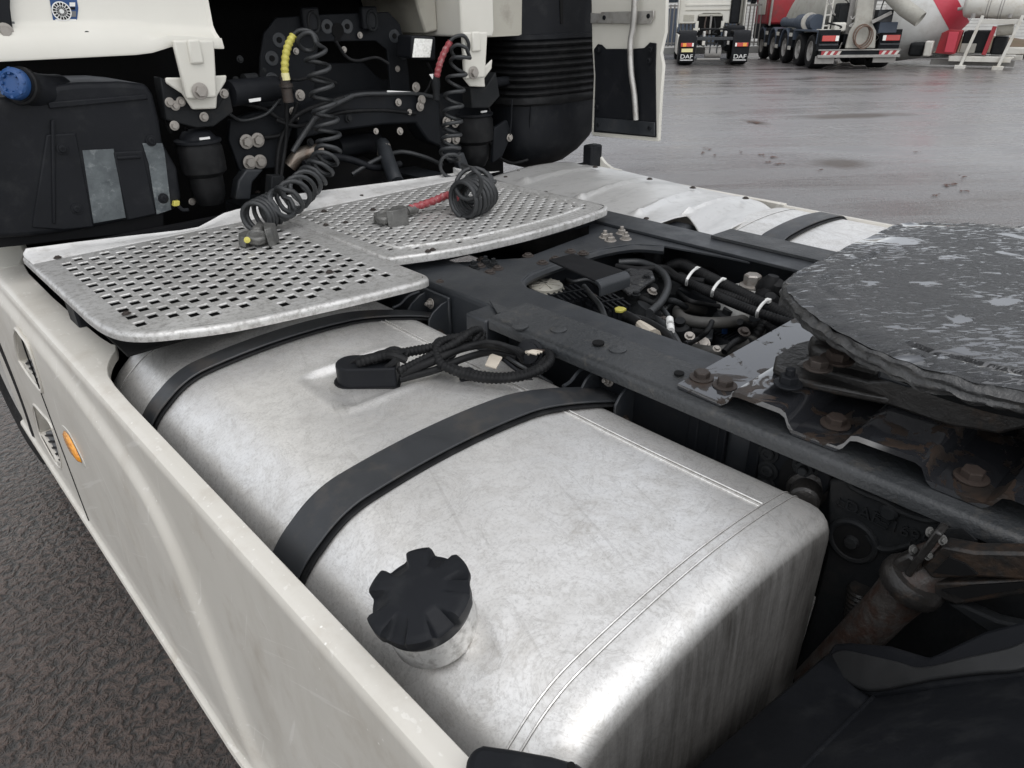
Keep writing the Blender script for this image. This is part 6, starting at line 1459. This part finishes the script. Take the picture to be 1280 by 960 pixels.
b = MB(); b.prism([vp(-60,1.5,.2), vp(3.5,1.5,.2), vp(3.5,1.75,.2), vp(-60,1.75,.2)], (0,0,.25)); tag(b.build('kerb_wall', 'wall_grey', bevel=.02), 'low grey concrete kerb under the railing', 'wall')
fe = empty('railing', 'grey steel railing with upright bars behind the parked trucks', 'fence', vp(0,1.62,.45))
bm0 = MB(); bm0.box((-.022,-.022,0), (.022,.022,1.55)); first = bm0.build('bar', 'rim_grey', fe)
for i in range(-16, 22):
    o = first if i == -16 else first.copy()
    if i != -16: COL.objects.link(o); o.parent = fe
    o.location = vp(i*.16, 1.62, .45)-vp(0,1.62,.45)
for z in (.12, 1.50):
    b = MB(); b.bar(vp(-2.7,1.62,.45+z)-vp(0,1.62,.45), vp(3.5,1.62,.45+z)-vp(0,1.62,.45), .05, .06); b.build('rail', 'rim_grey', fe)
for s in (-2.7, .9, 3.5):
    b = MB(); b.bar(vp(s,1.66,.45)-vp(0,1.62,.45), vp(s,1.66,2.3)-vp(0,1.62,.45), .10, .10, (1,0,0)); b.build('post', 'chassis_dark', fe)
wh = empty('warehouse', 'long warehouse with pale ribbed siding and a dark window band', 'building', vp(6,8,0))
def wbox(name, s0, s1, t0, t1, z0, z1, mat, par=wh): b = MB(); o = vp(6,8,0); b.prism([vp(s0,t0,z0)-o, vp(s1,t0,z0)-o, vp(s1,t1,z0)-o, vp(s0,t1,z0)-o], (0,0,z1-z0)); return b.build(name, mat, par)
wall = wbox('wall', -30, 45, 8, 20, 0, 6, 'siding_white')
for k in range(14): wbox('siding_panel', -30, 45, 7.95, 8.0, .35+.14*k, .35+.14*k+.115, 'siding_white')
wbox('window_band', -30, 45, 7.94, 8.0, 2.35, 3.3, 'glass_dark'); wbox('plinth', -30, 45, 7.9, 8.0, 0, .33, 'wall_grey')
for k in range(12): wbox('window_post', -30+k*6.2, -29.85+k*6.2, 7.92, 7.94, 2.35, 3.3, 'siding_white')
wbox('loading_door', -6, 2.2, 7.90, 7.94, .3, 1.9, 'blue_grey'); wbox('door_frame', -6, 2.2, 7.89, 7.95, 1.92, 2.15, 'siding_white')

# ---------------------------------------------------------------- wet patches and leaves on the yard
b = MB()
spots = [(947,153.5,.5),(938,152.5,.3),(885,187,.35),(880,192,.3),(950,195,.3),(965,198,.35),(975,206,.3),(960,203,.3),(1192,231,.3),(1180,233,.35),(1205,241,.3),(1170,245,.25),(1025,214,.2),(1147,192,.2),(1203,222,.25),(895,195,.2),(927,191,.2)]
for u, v, s in spots:
    for k in range(5):
        c = PG(u+random.uniform(-5,5), v+random.uniform(-1.5,1.5))+Vector((0,0,.010)); a = random.uniform(0, 6.28); l = random.uniform(.03,.06)*s*2
        d = Vector((math.cos(a), math.sin(a), 0))*l; e = Vector((-d.y, d.x, 0))*.5
        b.add([c-d, c-e+Vector((0,0,.004)), c+d, c+e+Vector((0,0,.006))], [(0,1,2,3)])
tag(b.build('fallen_leaves', 'leaf_brown', rec=False), 'scattered brown leaves and crumbs on the wet yard', kind='stuff')
